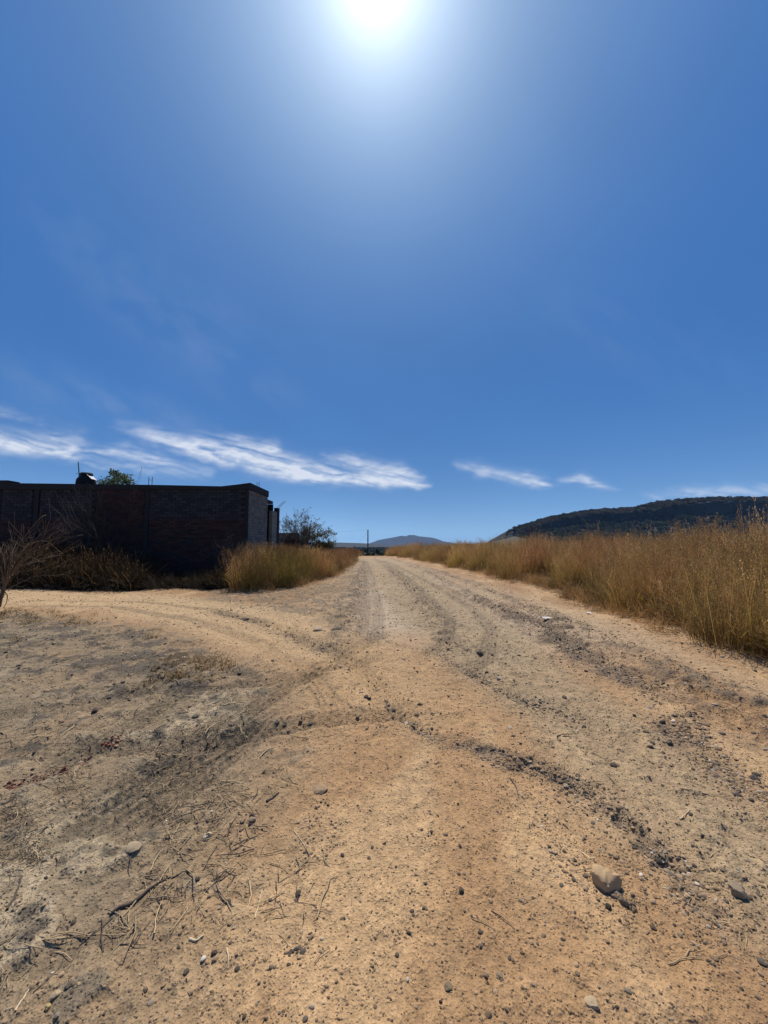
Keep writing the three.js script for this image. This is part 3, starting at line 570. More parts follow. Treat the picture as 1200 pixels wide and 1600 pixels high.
{
  const R = rng(5), L = tall.map(() => []), add = (x, z, s, w) => {
    const n = fbm(x * 0.5, z * 0.5, 3), gN = smooth(0.35, 0.7, fbm(x * 0.5 + 30, z * 0.5, 3)), red = smooth(0.45, 0.7, fbm(x * 0.16 + 3, z * 0.16 + 8, 3));
    const v = (0.44 + 0.9 * n) * (0.55 + 1.0 * Math.pow(R(), 1.4)), r = lerp(1.05, 0.97, gN), g = lerp(0.91, 1.02, gN) * lerp(1, 0.9, red), b = lerp(0.82, 0.76, gN);
    L[Math.floor(R() * 4)].push([x, H(x, z) - 0.03, z, (R() - .5) * 0.25, R() * 6.28, (R() - .5) * 0.25, w, s, w, r * v, g * v, b * v]);
  };
  for (let z = 1; z > -75; z -= 0.1) {
    const e = edge(edgeR, z), d = -z, hN = z0 => (d < 8 ? lerp(1.32, 1.5, clamp((d - 3) / 5)) : d < 18 ? 1.5 : lerp(1.5, 1.3, clamp((d - 18) / 10)));
    for (const [a, b, dens] of [[0, 0.5, 26], [0.5, 2.5, 19], [2.5, 9, 7.5], [9, 26, 2.6]]) {
      if (d > 40 && a > 8) continue;
      let cnt = dens * (b - a) * 0.1 * (d > 35 ? 0.6 : 1); cnt = Math.floor(cnt) + (R() < cnt % 1 ? 1 : 0);
      for (let k = 0; k < cnt; k++) {
        const off = lerp(a, b, R()), x = e + off + (fbm(z * 0.9, 4, 2) - .5) * 0.9, gap = fbm(x * 0.8 + 5, z * 0.8, 2);
        if (a < 2 && gap < 0.44) continue;
        const s = hN() * (off < 0.5 ? 0.45 + 0.5 * R() : 0.42 + 0.98 * fbm(x * 0.9, z * 0.9 + 9, 2) + 0.26 * R() - 0.1) * (off > 9 ? 1.05 : 1);
        add(x, z + (R() - .5) * 0.1, s * (R() < 0.05 ? 1.14 : 1), (off > 9 ? 2.2 : 1.15) * (0.8 + 0.4 * R()));
      }
    }
  }
  grassField('tall_grass', 'tall golden brown grass with seed heads along the right of the road', tall, L);
  const L2 = tall.map(() => []);
  for (let z = -11.9; z > -62; z -= 0.1) {
    const e = edge(edgeL, z), d = -z, wI = d < 20.5 ? Math.min(e + 5.35, 4) : 7; let cnt = (d < 22 ? 24 : 12) * wI * 0.1; cnt = Math.floor(cnt) + (R() < cnt % 1 ? 1 : 0);
    for (let k = 0; k < cnt; k++) {
      const off = Math.pow(R(), 1.3) * wI, x = e - off, px = 600 + F * x / d; if (d < 13 && x < -4.9) continue;
      if (px < 470 && px > 340 && d > 19.5) { if (R() < 0.5) continue; }
      const gN = smooth(-4.9, -4.2, x) * smooth(-21, -16, z) * smooth(0.25, 0.6, fbm(x + 3, z, 2)), n = smooth(.28, .72, fbm(x * 1.5, z * 1.1, 2)), v = (0.34 + 0.7 * n) * (0.4 + 1.1 * Math.pow(R(), 1.4));
      const hM = lerp(1.32, 0.95, smooth(15, 24, d)) * (off < 0.6 ? 0.4 + 0.6 * R() : 0.75 + 0.35 * R());
      L2[Math.floor(R() * 4)].push([x, H(x, z) - 0.03, z, (R() - .5) * .3, R() * 6.28, (R() - .5) * .3, 1.15, hM, 1.15, v * lerp(1, 0.98, gN), v * lerp(0.8, 1.08, gN), v * lerp(0.75, 0.62, gN)]);
    }
  }
  grassField('tall_grass', 'brown and yellow green grass between the house corner and the road', tall, L2);
  // dry and scorched stalks in front of the wall
  const L3 = dryC.map(() => []);
  for (let k = 0; k < 2600; k++) {
    const x = -17 + R() * 12.2, z = -12.75 - R() * 2.6, px = 600 + F * x / -z, n = fbm(x * .8, z * .8, 2); let s;
    if (px < 235) s = (0.8 + 0.95 * R()) * lerp(1.0, 0.72, smooth(120, 235, px)) * smooth(-12.6, -13.4, z); else if (px < 330) s = 0.12 + 0.14 * R(); else s = 0.3 + 0.35 * R();
    if (s < 0.08) continue; if (px > 235 && px < 330 && R() < .4) continue;
    const burnt = px > 225 && px < 335 ? 0.10 : R() < 0.85 ? 0.09 : 0.55, v = burnt * (0.5 + 0.8 * R()), lie = px < 225 ? 1.1 : 1.9;
    L3[Math.floor(R() * 3)].push([x, H(x, z) - .02, z, (R() - .5) * lie, R() * 6.28, (R() - .5) * lie, 1.2, s, 1.2, v * 0.86, v * .80, v * .80]);
  }
  const arch = clump(777, { stems: 7, leaves: 0, h: 1, spread: 0.5, lw: 0.01, sw: 0.011, green: 0, seeds: 0, head: 0.1, ss: 0.01, curl: 1.5, lean: 0.45 }), LA = [];
  for (let k = 0; k < 150; k++) { const px = -30 + 400 * R(), d = 12.75 + 1.6 * R(), x = XD(px, d), v = 0.12 + 0.45 * R() * R(); LA.push([x, H(x, -d) - .02, -d, (R() - .5) * .6, R() * 6.28, (R() - .5) * .6, px < 220 ? 1.2 : .9, (px < 220 ? 0.75 + 0.6 * R() : 0.35 + 0.3 * R()), px < 220 ? 1.2 : .9, v, v * .95, v * .92]); }
  grassField('dry_stalks', 'scorched brown stalks and flattened burnt grass at the foot of the house wall', [...dryC, arch], [...L3, LA]);
  // bent broken stalks that spill out of the grass on to the verge
  const L5 = dryC.map(() => []);
  for (let k = 0; k < 1500; k++) {
    const right = R() < 0.62, z = right ? -1.5 - 45 * Math.pow(R(), 1.3) : -12.2 - 26 * R(), e = right ? edge(edgeR, z) : edge(edgeL, z), o = (R() * R()) * 0.8 - 0.25, x = e + (right ? -o : o), v = 0.5 + 0.8 * R();
    L5[k % 3].push([x, H(x, z) - .01, z, (R() - .5) * 2, R() * 6.28, (R() - .5) * 2, 0.7, 0.12 + 0.35 * R(), 0.7, v, v * .9, v * .85]);
  }
  grassField('verge_straw', 'bent broken straw spilling from the grass edges on to the road verge', dryC, L5);
  // small dead tufts on the grey ground
  const L4 = tuft.map(() => []);
  for (let k = 0; k < 240; k++) {
    const px = -60 + R() * 420, py = 955 + Math.pow(R(), 1.6) * 110, [x, z] = G(px, py); const mS = Z.scorch(x, z, 0.4), mR = Z.side(x, z, .2); if (mR > 0.3 || R() > mS * .9 + .05 || fbm(x * .9, z * .9, 2) < 0.47) continue;
    const v = 0.5 + 0.6 * R(); L4[k % 2].push([x, H(x, z) - .01, z, (R() - .5) * .8, R() * 6, (R() - .5) * .8, 0.22 + .18 * R(), 0.05 + 0.09 * R(), 0.22 + .18 * R(), v * .8, v * .72, v * .62]);
  }
  grassField('dead_tufts', 'low dead grass tufts on the grey ground beside the side road', tuft, L4);
}

// ------------------------------------------------------------------ shrubs and trees
function branchTree(o) {                                        // returns wood and leaf geometry and tips
  const R = rng(o.seed), w = new B(), l = new B(); w.col = o.wood;
  const grow = (p, dir, len, r, lev) => {
    const P = [p.slice()], rad = [r], d = dir.clone(), n = 5; let q = p.slice();
    for (let k = 1; k <= n; k++) { d.x += (R() - .5) * o.wander; d.y += (R() - .5) * o.wander + o.up * 0.1; d.z += (R() - .5) * o.wander; d.normalize(); q = [q[0] + d.x * len / n, q[1] + d.y * len / n, q[2] + d.z * len / n]; P.push(q); rad.push(Math.max(o.minR, r * (1 - 0.6 * k / n))); }
    w.tube(P, rad, lev > 1 ? 3 : 5);
    if (lev >= o.levels) { if (o.leaf) for (let k = 0; k < o.leafN; k++) leaf(P[Math.floor(2 + R() * 4)], P); return; }
    const kids = o.kids[lev] ?? 3;
    for (let k = 0; k < kids; k++) { const i = 2 + Math.floor(R() * (n - 1)), nd = d.clone().add(new THREE.Vector3(R() - .5, (R() - .5) * .8 + o.up * .3, R() - .5).multiplyScalar(o.fork)).normalize(); grow(P[Math.min(i, n)], nd, len * (0.5 + 0.35 * R()), rad[Math.min(i, n)] * 0.7, lev + 1); }
  };
  const leaf = p => { if (o.leafIf && !o.leafIf(p, R)) return; const v = 0.6 + 0.8 * R(); l.col = o.leaf.map(c => c * v); const s = o.leafS * (0.6 + 0.8 * R()), u = new THREE.Vector3(R() - .5, R() - .5, R() - .5).normalize(), t = new THREE.Vector3(R() - .5, R() - .5, R() - .5).cross(u).normalize(), c = [p[0] + (R() - .5) * .14, p[1] + (R() - .5) * .14, p[2] + (R() - .5) * .14]; const V = (i, j) => l.v(c[0] + u.x * i * s + t.x * j * s * .5, c[1] + u.y * i * s + t.y * j * s * .5, c[2] + u.z * i * s + t.z * j * s * .5); l.quad(V(-1, 0), V(0, -1), V(1, 0), V(0, 1)); };
  for (const s of o.starts) grow(s[0], new THREE.Vector3(...s[1]).normalize(), s[2], s[3], 0);
  return [w.geo(), l.p.length ? l.geo() : null];
}
const barkMat = new THREE.MeshStandardMaterial({ vertexColors: true, roughness: 0.95 });
function plantTree(name, label, x, z, o, y = null) {
  const g = group(name, x, (y ?? H(x, z)) - 0.05, z); tag(g, label, o.category ?? 'shrub'); const [w, l] = branchTree(o); mesh('trunk', w, barkMat, g); if (l) mesh('crown', l, leafMat, g); if (o.scale) g.scale.set(...o.scale); return g;
}
plantTree('thorn_shrub', 'twiggy half bare shrub with dark green leaves beside the garden wall', XD(478, 24.5), -24.5, { scale: [1.05, 0.84, 1.0], seed: 8, wood: [0.13, 0.10, 0.085], levels: 4, kids: [6, 5, 5, 4], wander: .4, up: .35, fork: 1.5, minR: .006, leaf: [0.12, 0.12, 0.055], leafN: 4, leafS: 0.055, leafIf: (p, R) => R() < (p[0] > 0.35 ? 0.8 : 0.14), starts: [[[0, 0, 0], [-.5, 1, .1], 1.5, .06], [[.05, 0, 0], [.15, 1, -.2], 1.6, .06], [[0, 0, .1], [.6, .9, .2], 1.35, .05], [[-.1, 0, 0], [-.2, 1, -.2], 1.6, .05], [[.1, 0, 0], [.95, .75, 0], 1.15, .045]] });
plantTree('bare_sapling', 'thin leafless sapling by the end post of the house', XD(443, 22), -22, { scale: [0.8, 0.72, 0.8], seed: 19, wood: [0.16, 0.14, 0.12], levels: 3, kids: [5, 4, 3], wander: .3, up: .5, fork: .9, minR: .006, starts: [[[0, 0, 0], [.0, 1, 0], 2.2, .04]] });
{
  const d = 25, x = XD(178, d), y0 = H(x, -d), g = group('leafy_tree', x, y0 - 0.1, -d), R = rng(21), w = new B(), l = new B(); tag(g, 'green leafy tree crown showing above the house roof', 'tree');
  w.col = [0.06, 0.05, 0.04]; w.tube([[0, 0, 0], [.05, 1.8, 0], [0, 3.6, .05]], [.13, .11, .08], 7);
  const top = YD(736, d) - y0, k = 1 / F * d;
  for (const [px, py, r] of [[157, 752, .45], [166, 748, .5], [176, 741, .5], [184, 743, .5], [194, 747, .5], [201, 752, .4], [172, 757, .6], [188, 757, .6], [180, 738, .3], [160, 762, .6], [196, 763, .6]]) {
    const c = [(px - 178) * k, YD(py, d) - y0, (R() - .5) * 1.2]; w.tube([[0, 3.4, 0], [c[0] * .4, lerp(3.5, c[1], .5), c[2] * .4], c], [.05, .03, .012], 5);
    for (let q = 0; q < 150; q++) {
      const u = new THREE.Vector3(R() - .5, R() - .5, R() - .5).normalize(), v = new THREE.Vector3(R() - .5, R() - .5, R() - .5).cross(u).normalize(), rr = r * Math.pow(R(), .5) * (1 + .5 * (R() - .5)), a = R() * 6.28, b = Math.acos(2 * R() - 1), s_ = .045 + .06 * R(), tv = .6 + .8 * R();
      const p = [c[0] + Math.sin(b) * Math.cos(a) * rr, c[1] + Math.cos(b) * rr * .8, c[2] + Math.sin(b) * Math.sin(a) * rr]; l.col = [.10 * tv, .13 * tv, .045 * tv];
      const V = (m, n) => l.v(p[0] + u.x * m * s_ + v.x * n * s_ * .5, p[1] + u.y * m * s_ + v.y * n * s_ * .5, p[2] + u.z * m * s_ + v.z * n * s_ * .5); l.quad(V(-1, 0), V(0, -1), V(1, 0), V(0, 1));
    }
  }
  mesh('trunk', w.geo(), barkMat, g); mesh('crown', l.geo(), leafMat, g);
}
plantTree('dead_bush', 'tall leafless dead bush in front of the dark brick wall', XD(140, 14.6), -14.6, { seed: 41, wood: [0.045, 0.036, 0.03], levels: 3, kids: [6, 5, 4], wander: .35, up: .45, fork: 1.2, minR: .004, starts: [[[0, 0, 0], [-.25, 1, .05], 1.9, .035], [[0, 0, 0], [.25, 1, 0], 1.9, .035], [[0, 0, 0], [-.5, .9, .1], 1.7, .03], [[.1, 0, 0], [.5, .9, .1], 1.5, .03]] });
plantTree('dead_bush', 'small scorched dead bush near the house corner', XD(345, 14.3), -14.3, { seed: 44, wood: [0.05, 0.042, 0.036], levels: 3, kids: [5, 4, 4], wander: .4, up: .3, fork: 1.3, minR: .004, starts: [[[0, 0, 0], [-.4, 1, .05], 1.0, .025], [[0, 0, 0], [.35, 1, 0], 1.1, .025], [[.1, 0, 0], [.8, .8, .1], 0.9, .02]] });
{ // dry leaning shrub on the near side of the side road
  const d = 9.0, [bx, bz] = G(-4, 948), by = H(bx, bz), g = group('dry_shrub', bx, by - 0.03, bz); tag(g, 'dry brown shrub of long arching bare stems beside the side road', 'shrub');
  const P = (px, py, dz = 0) => { const q = at(px, py, -bz + dz); return [q[0] - bx, q[1] - by + .03, q[2] - bz]; };
  const R = rng(3), add = (name, pts, r0, r1, col) => { const b = new B(); b.col = col; const cv = new THREE.CatmullRomCurve3(pts.map(p => new THREE.Vector3(...p))), n = 14, Q = cv.getPoints(n).map(v => [v.x + (R() - .5) * .012, v.y + (R() - .5) * .012, v.z]); b.tube(Q, Q.map((_, i) => lerp(r0, r1, i / n)), 6); mesh(name, b.geo(), barkMat, g); };
  const dark = [0.10, 0.065, 0.042], tan = [0.2, 0.13, 0.075];
  add('trunk', [[0, -.1, 0], P(1, 935), P(6, 918, .0), P(9, 908)], .05, .03, dark);
  const from = [P(9, 908), P(7, 916), P(10, 905), P(4, 925), P(6, 919)];
  const stems = [[[22, 896], [45, 880], [72, 876]], [[20, 893], [40, 872], [66, 878]], [[16, 893], [22, 865], [62, 810], [72, 805]], [[24, 890], [50, 866], [92, 838]], [[30, 886], [60, 873], [94, 866]], [[12, 890], [16, 872], [28, 842], [40, 822]], [[4, 895], [-2, 875], [5, 850]], [[26, 896], [48, 890], [64, 884]], [[12, 895], [30, 868], [50, 842], [44, 840]], [[18, 888], [34, 862], [70, 845], [98, 866]], [[-5, 900], [-15, 880], [-20, 850]], [[20, 890], [52, 858], [90, 846], [118, 838], [130, 836]], [[3, 898], [5, 870], [15, 855]], [[8, 890], [2, 860], [-6, 845]]];
  { const st = []; for (let k = 0; k < 9; k++) { const a = R() * 2 - .6; st.push([from[k % 5], [a, .7 + .5 * R(), (R() - .5) * 1.2], .55 + .5 * R(), .009]); } const [wg] = branchTree({ seed: 71, wood: [0.11, 0.075, 0.048], levels: 2, kids: [5, 4], wander: .35, up: .15, fork: 1.2, minR: .0035, starts: st }); mesh('twigs', wg, barkMat, g); }
  stems.forEach((s, i) => add('branch', [from[i % 5], ...s.map(([a, b], k) => P(a, b, (R() - .5) * .9 * (k + 1)))], .0065, .003, R() < .35 ? tan : dark));
  add('branch', [P(7, 916), P(3, 905), P(5, 896)], .015, .006, dark); add('branch', [P(5, 922), P(11, 930), P(9, 944), P(4, 950)], .012, .005, dark);
}

// ------------------------------------------------------------------ stones, pebbles, straw
function rock(seed, detail, flat = 0.7, sharp = 0.35) {
  const R = rng(seed), g0 = mergeVertices(new THREE.IcosahedronGeometry(1, detail).deleteAttribute('normal').deleteAttribute('uv'), 1e-3), p = g0.attributes.position, cuts = [];
  for (let k = 0; k < 7; k++) cuts.push([new THREE.Vector3(R() - .5, R() - .5, R() - .5).normalize(), 0.62 + 0.3 * R()]);
  const v = new THREE.Vector3();
  for (let i = 0; i < p.count; i++) {
    v.fromBufferAttribute(p, i); const n = fbm(v.x * 1.6 + seed * 3.1 + v.z, v.y * 1.6 + v.z * 1.3, 3) - .5; v.multiplyScalar(1 + n * sharp);
    for (const [c, d] of cuts) { const e = v.dot(c) - d; if (e > 0) v.addScaledVector(c, -e * .92); }
    p.setXYZ(i, v.x, v.y * flat, v.z);
  }
  const g = g0.toNonIndexed(); g.computeVertexNormals(); g.computeBoundingBox(); return g;
}
const stoneMaps = (() => { const N = 256, a = new Uint8Array(N * N * 4), R = rng(9); for (let y = 0; y < N; y++) for (let x = 0; x < N; x++) { const n = 0.5 * fbm(x * .05, y * .05, 4) + 0.3 * vn(x * .4, y * .4) + .25 * R(), c = 255 * clamp(0.45 + 0.5 * n); a.set([c, c, c, 255], (y * N + x) * 4); } const t = new THREE.DataTexture(a, N, N); t.wrapS = t.wrapT = THREE.RepeatWrapping; t.magFilter = THREE.LinearFilter; t.needsUpdate = true; return t; })();
function withUV(g, s = 3) { const p = g.attributes.position, u = new Float32Array(p.count * 2); for (let i = 0; i < p.count; i++) { u[i * 2] = (p.getX(i) + p.getY(i) * .6) * s * .3; u[i * 2 + 1] = (p.getZ(i) + p.getY(i) * .8) * s * .3; } g.setAttribute('uv', new THREE.BufferAttribute(u, 2)); return g; }
const stoneThings = [ // px, py of its foot, width and height in px, colour, name, label
  [944, 1388, 54, 44, [0.46, 0.34, 0.21], 'stone', 'large beige angular stone with a straw leaning on it', .75],
  [1152, 1396, 27, 34, [0.33, 0.27, 0.2], 'stone', 'upright grey brown stone beside the gravel gully', 1.1],
  [323, 1313, 19, 17, [0.55, 0.47, 0.36], 'stone', 'small chalk white stone on the grey dust', .85],
  [501, 1253, 27, 15, [0.33, 0.25, 0.165], 'stone', 'flat pale grey stone half buried in the ochre dirt', .45],
  [750, 1024, 14, 10, [0.07, 0.06, 0.055], 'stone', 'lone dark stone on the grey wheel lane', .9],
  [527, 993, 22, 8, [0.09, 0.08, 0.07], 'stone', 'wide dark flat stone at the mouth of the side road', .5],
  [498, 989, 19, 7, [0.42, 0.35, 0.27], 'stone', 'pale flat stone touching the wide dark stone', .5],
  [394, 1287, 11, 11, [0.10, 0.085, 0.07], 'stone', 'dark lump at the head of the pebble cluster by the white stone', .9],
  [394, 1298, 13, 10, [0.36, 0.29, 0.22], 'stone', 'round tan stone in the pebble cluster by the white stone', .8],
  [379, 1295, 10, 8, [0.3, 0.23, 0.16], 'stone', 'small brown stone in the pebble cluster by the white stone', .8],
  [378, 1308, 10, 8, [0.3, 0.22, 0.14], 'stone', 'lowest brown stone of the pebble cluster by the white stone', .7],
  [207, 1341, 27, 13, [0.36, 0.3, 0.22], 'stone', 'flat crumbling pale clod among straws on the grey dust', .45],
  [86, 1571, 16, 13, [0.46, 0.38, 0.27], 'stone', 'smooth pale oval stone beside small gravel on the grey dust', .7],
  [106, 1558, 11, 9, [0.16, 0.13, 0.1], 'stone', 'dark pebble next to the smooth pale oval stone', .8],
  [75, 1583, 10, 8, [0.5, 0.4, 0.2], 'stone', 'yellowish pebble below the smooth pale oval stone', .8],
  [1178, 1208, 15, 12, [0.14, 0.12, 0.1], 'stone', 'dark stone at the edge of the wide gravel gully', .85],
  [1150, 1232, 13, 9, [0.16, 0.14, 0.12], 'stone', 'dark grey stone lying alone below the wide gravel gully', .7],
  [925, 1577, 25, 14, [0.47, 0.38, 0.27], 'stone', 'flat pale stone chip pressed into the ochre dirt', .4],
  [148, 1111, 11, 8, [0.06, 0.05, 0.045], 'stone', 'small black stone on the grey tyre tracks', .9],
  [382, 971, 17, 7, [0.07, 0.06, 0.05], 'stone', 'black flat stone on the pale side road', .5],
  [333, 1511, 11, 10, [0.1, 0.085, 0.07], 'stone', 'dark pebble beside a short upright straw', .9],
  [308, 1394, 10, 9, [0.08, 0.07, 0.06], 'stone', 'dark pebble at the thick end of the long twig', .85],
  [465, 1415, 10, 9, [0.09, 0.075, 0.06], 'stone', 'single dark pebble on ochre dirt near the straw', .9],
  [721, 1400, 10, 9, [0.1, 0.08, 0.06], 'stone', 'single round pebble in the middle of the ochre dirt', .9],
  [951, 1418, 11, 8, [0.06, 0.05, 0.04], 'stone', 'black pebble below the large beige stone', .8],
  [1020, 1438, 11, 8, [0.15, 0.12, 0.09], 'stone', 'brown pebble between the large beige stone and the gully', .8],
  [226, 1562, 10, 9, [0.18, 0.14, 0.1], 'stone', 'brown pebble on the edge of grey and ochre dirt', .8],
  [780, 1532, 13, 9, [0.3, 0.24, 0.17], 'stone', 'tan chip on the smooth ochre dirt', .7],
  [759, 1533, 10, 9, [0.32, 0.25, 0.17], 'stone', 'small tan pebble beside the tan chip', .8],
  [700, 1557, 15, 12, [0.24, 0.19, 0.13], 'stone', 'crumbling brown clod on the smooth ochre dirt', .6],
  [1130, 1356, 10, 9, [0.26, 0.2, 0.15], 'stone', 'small brown stone above the upright grey brown stone', .8],
];
stoneThings.forEach(([px, py, w, h, col, name, label, flat], k) => {
  const [x, z] = G(px, py - h * 0.25), d = Math.hypot(x, z, EYE), dep = -z, s = w / F * (dep * Math.cos(PITCH) - EYE * Math.sin(PITCH)) * 0.42;
  const g = withUV(rock(100 + k, k < 6 ? 4 : 3, flat * .85, .7)); g.rotateY(k * 1.7); g.computeBoundingBox(); const fit = 2 / (g.boundingBox.max.x - g.boundingBox.min.x), m = mesh(name, g, new THREE.MeshStandardMaterial({ color: new THREE.Color().setRGB(col[0] * 1.28, col[1] * 1.16, col[2] * 0.98), map: stoneMaps, bumpMap: stoneMaps, bumpScale: 0.003, roughness: 1 }));
  m.scale.setScalar(s * fit); m.position.set(x, H(x, z) - g.boundingBox.min.y * s * fit * (flat < .55 ? 0.25 : 0.5), z);
  tag(m, label, 'stone', 'single stones lying on the dirt');
});
{ // crumbled soil pushed up beside the large stone
  const [x, z] = G(968, 1398), b = [], R = rng(66); for (let k = 0; k < 60; k++) { const t = R(), px = lerp(940, 992, t), py = lerp(1385, 1408, t) + (R() - .5) * 9, [a, c] = G(px, py), s = 0.006 + 0.012 * R(); b.push([a, H(a, c) + s * .2, c, R() * 6, R() * 6, R() * 6, s, s * .8, s, .2, .14, .085]); }
  tag(instanced('soil_crumbs', rock(5, 1, .9), std(1, 1, 1), b), 'crumbled dark soil at the foot of the large beige stone', 'soil', null, 'stuff');
  const red = (px, py, w, n, label, col) => { const [cx, cz] = G(px, py), rw = w / F * -cz / 2, L = []; for (let k = 0; k < n; k++) { const a = R() * 6.28, q = Math.sqrt(R()), xx = cx + Math.cos(a) * q * rw * 1.1, zz = cz + Math.sin(a) * q * rw * 1.3, s = 0.004 + 0.011 * R() * R(), v = .5 + .8 * R(); L.push([xx, H(xx, zz) + s * .1, zz, R() * 6, R() * 6, R() * 6, s, s * .5, s * .8, col[0] * v, col[1] * v, col[2] * v]); } tag(instanced('brick_rubble', rock(7, 1, .7), std(1, 1, 1), L), label, 'rubble', 'crushed red brick patches', 'stuff'); };
  red(76, 1208, 40, 170, 'dark red crushed brick patch nearest to the straw litter', [.15, .045, .03]); red(174, 1153, 24, 130, 'small bright red crushed brick patch on the tyre track', [.28, .09, .055]); red(23, 1218, 20, 70, 'dark red brick crumbs at the edge of the rubbish litter', [.2, .055, .035]); red(130, 1184, 22, 60, 'faint orange brick dust crumbs between the red patches', [.42, .2, .12]);
}
{ // white scraps
  const scrap = (px, py, w, label, tilt) => { const [x, z] = G(px, py), s = w / F * -z / 2, b = new B(), R = rng(px), q = [], n = 6; for (let j = 0; j <= n; j++) for (let i = 0; i <= n; i++) q.push(b.v((i / n * 2 - 1) * s * (1 - .2 * R()), 0.012 + (vn(i * .9 + px, j * .9)) * s * .35, (j / n * 2 - 1) * s * .8 * (1 - .25 * R()))); for (let j = 0; j < n; j++) for (let i = 0; i < n; i++) b.quad(q[j * (n + 1) + i], q[(j + 1) * (n + 1) + i], q[(j + 1) * (n + 1) + i + 1], q[j * (n + 1) + i + 1]); const m = mesh('paper_scrap', b.geo(), std(.55, .54, .5, .9, { side: THREE.DoubleSide })); m.position.set(x, H(x, z) + .005, z); m.rotation.y = tilt; tag(m, label, 'litter'); };
  scrap(854, 968, 14, 'crumpled white paper scrap beside the gravel gully', .4); scrap(920, 957, 10, 'white paper scrap at the foot of the tall grass', 1.2);
}
const peb = [11, 12, 13, 14, 15].map((s, i) => rock(s, 1, .75 + .1 * (i % 2), .5));
{
  const R = rng(2024), L = peb.map(() => []);
  const put = (x, z, s, dark) => {
    const y = H(x, z), v = 0.5 + 0.8 * R(), c = R() < dark ? [.10, .078, .055] : R() < .8 ? [.30, .20, .115] : R() < .8 ? [.32, .25, .17] : [.46, .40, .32];
    L[Math.floor(R() * 5)].push([x, y + s * 0.15, z, (R() - .5) * .7, R() * 6.28, (R() - .5) * .7, s, s * (.5 + .35 * R()), s * (.7 + .45 * R()), c[0] * v, c[1] * v, c[2] * v]);
  };
  for (let k = 0; k < 150000; k++) {                             // loose pebbles, more of them near, where small ones can be told apart
    const r = 0.7 * Math.pow(38, R()), a = (R() - .5) * 2.2, x = Math.sin(a) * r, z = -Math.cos(a) * r; if (x > edge(edgeR, z) + .3) continue;
    surf(x, z); const w = C.stone; if (R() > w * (0.3 + 1.0 * smooth(0.42, 0.72, fbm(x * 3.1, z * 3.1, 2)))) continue;
    if (C.r < 0.05) continue;
    const s = 0.0022 + 0.0011 * r * .35 + 0.0075 * Math.pow(R(), 4) * (1 + r * .1) + (w > 1 ? 0.006 * R() : 0); put(x, z, s, .3);
  }
  for (const g of gullies) {                                     // gravel in the washed out gullies
    const P = g.l.points; for (let i = 0; i + 1 < P.length; i++) { const len = Math.hypot(P[i + 1][0] - P[i][0], P[i + 1][1] - P[i][1]); for (let k = 0; k < len * 160 * g.n; k++) { const t = R(), o = (R() + R() + R() - 1.5) * g.w * 1.0, x = lerp(P[i][0], P[i + 1][0], t) + o, z = lerp(P[i][1], P[i + 1][1], t) + o * .6 + (R() - .5) * .1; if (fbm(x * 2.6, z * 2.6, 2) < .48) continue; const d = Math.hypot(x, z); put(x, z, (0.004 + 0.014 * Math.pow(R(), 3)) * (1 + d * .03), .14); } }
  }
  for (const [px, py, n, w] of [[500, 1320, 46, 40], [470, 1500, 40, 50], [870, 1310, 20, 40], [1010, 1350, 16, 30], [60, 1500, 60, 160], [370, 1300, 14, 40], [505, 1270, 10, 20], [690, 1440, 50, 200]]) for (let k = 0; k < n; k++) { const [x, z] = G(px + (R() + R() - 1) * w, py + (R() + R() - 1) * w); put(x, z, .004 + .008 * R() * R(), .6); }
  for (let k = 0; k < 9000; k++) {                               // fist sized and smaller stones on the road farther off
    const r = 3.2 * Math.pow(11, R()), a = (R() - .5) * 1.7, x = Math.sin(a) * r, z = -Math.cos(a) * r; if (x > edge(edgeR, z) + .2 || (z < -12 && x < edge(edgeL, z))) continue;
    surf(x, z); if (C.r < .05 || R() > 0.16 + C.stone * .5) continue; put(x, z, (0.007 + 0.017 * Math.pow(R(), 3)) * (1 + r * .035), .45);
  }
  const g = group('pebbles'); tag(g, 'loose brown and grey pebbles strewn over the dirt and in the gullies', 'pebbles', null, 'stuff');
  peb.forEach((ge, i) => instanced('pebble_scatter', ge, std(1, 1, 1), L[i], g)); console.log('pebbles', L.map(l => l.length).join(' '));
}
{ // crumbs of dry earth, too many to count
  const R = rng(4711), L = [], ge = rock(31, 0, .8, .5);
  for (let k = 0; k < 260000; k++) {
    const r = 0.8 * Math.pow(26, R()), a = (R() - .5) * 2.0, x = Math.sin(a) * r, z = -Math.cos(a) * r; if (x > edge(edgeR, z) + .2) continue;
    const y = surf(x, z); if (C.r < .05 || R() > 0.04 + 0.5 * C.stone + 0.25 * C.straw) continue;
    const s = (0.0012 + 0.0026 * Math.pow(R(), 3)) * (0.6 + 0.45 * r), v = R() < .3 ? .35 + .3 * R() : .75 + .55 * R();
    L.push([x, y + s * .2, z, R() * 6, R() * 6, R() * 6, s, s * .7, s, C.r * v, C.g * v, C.b * v]);
  }
  tag(instanced('soil_crumbs', ge, std(1, 1, 1), L), 'fine crumbs of dry earth lying all over the dirt', 'soil', null, 'stuff'); console.log('crumbs', L.length);
}
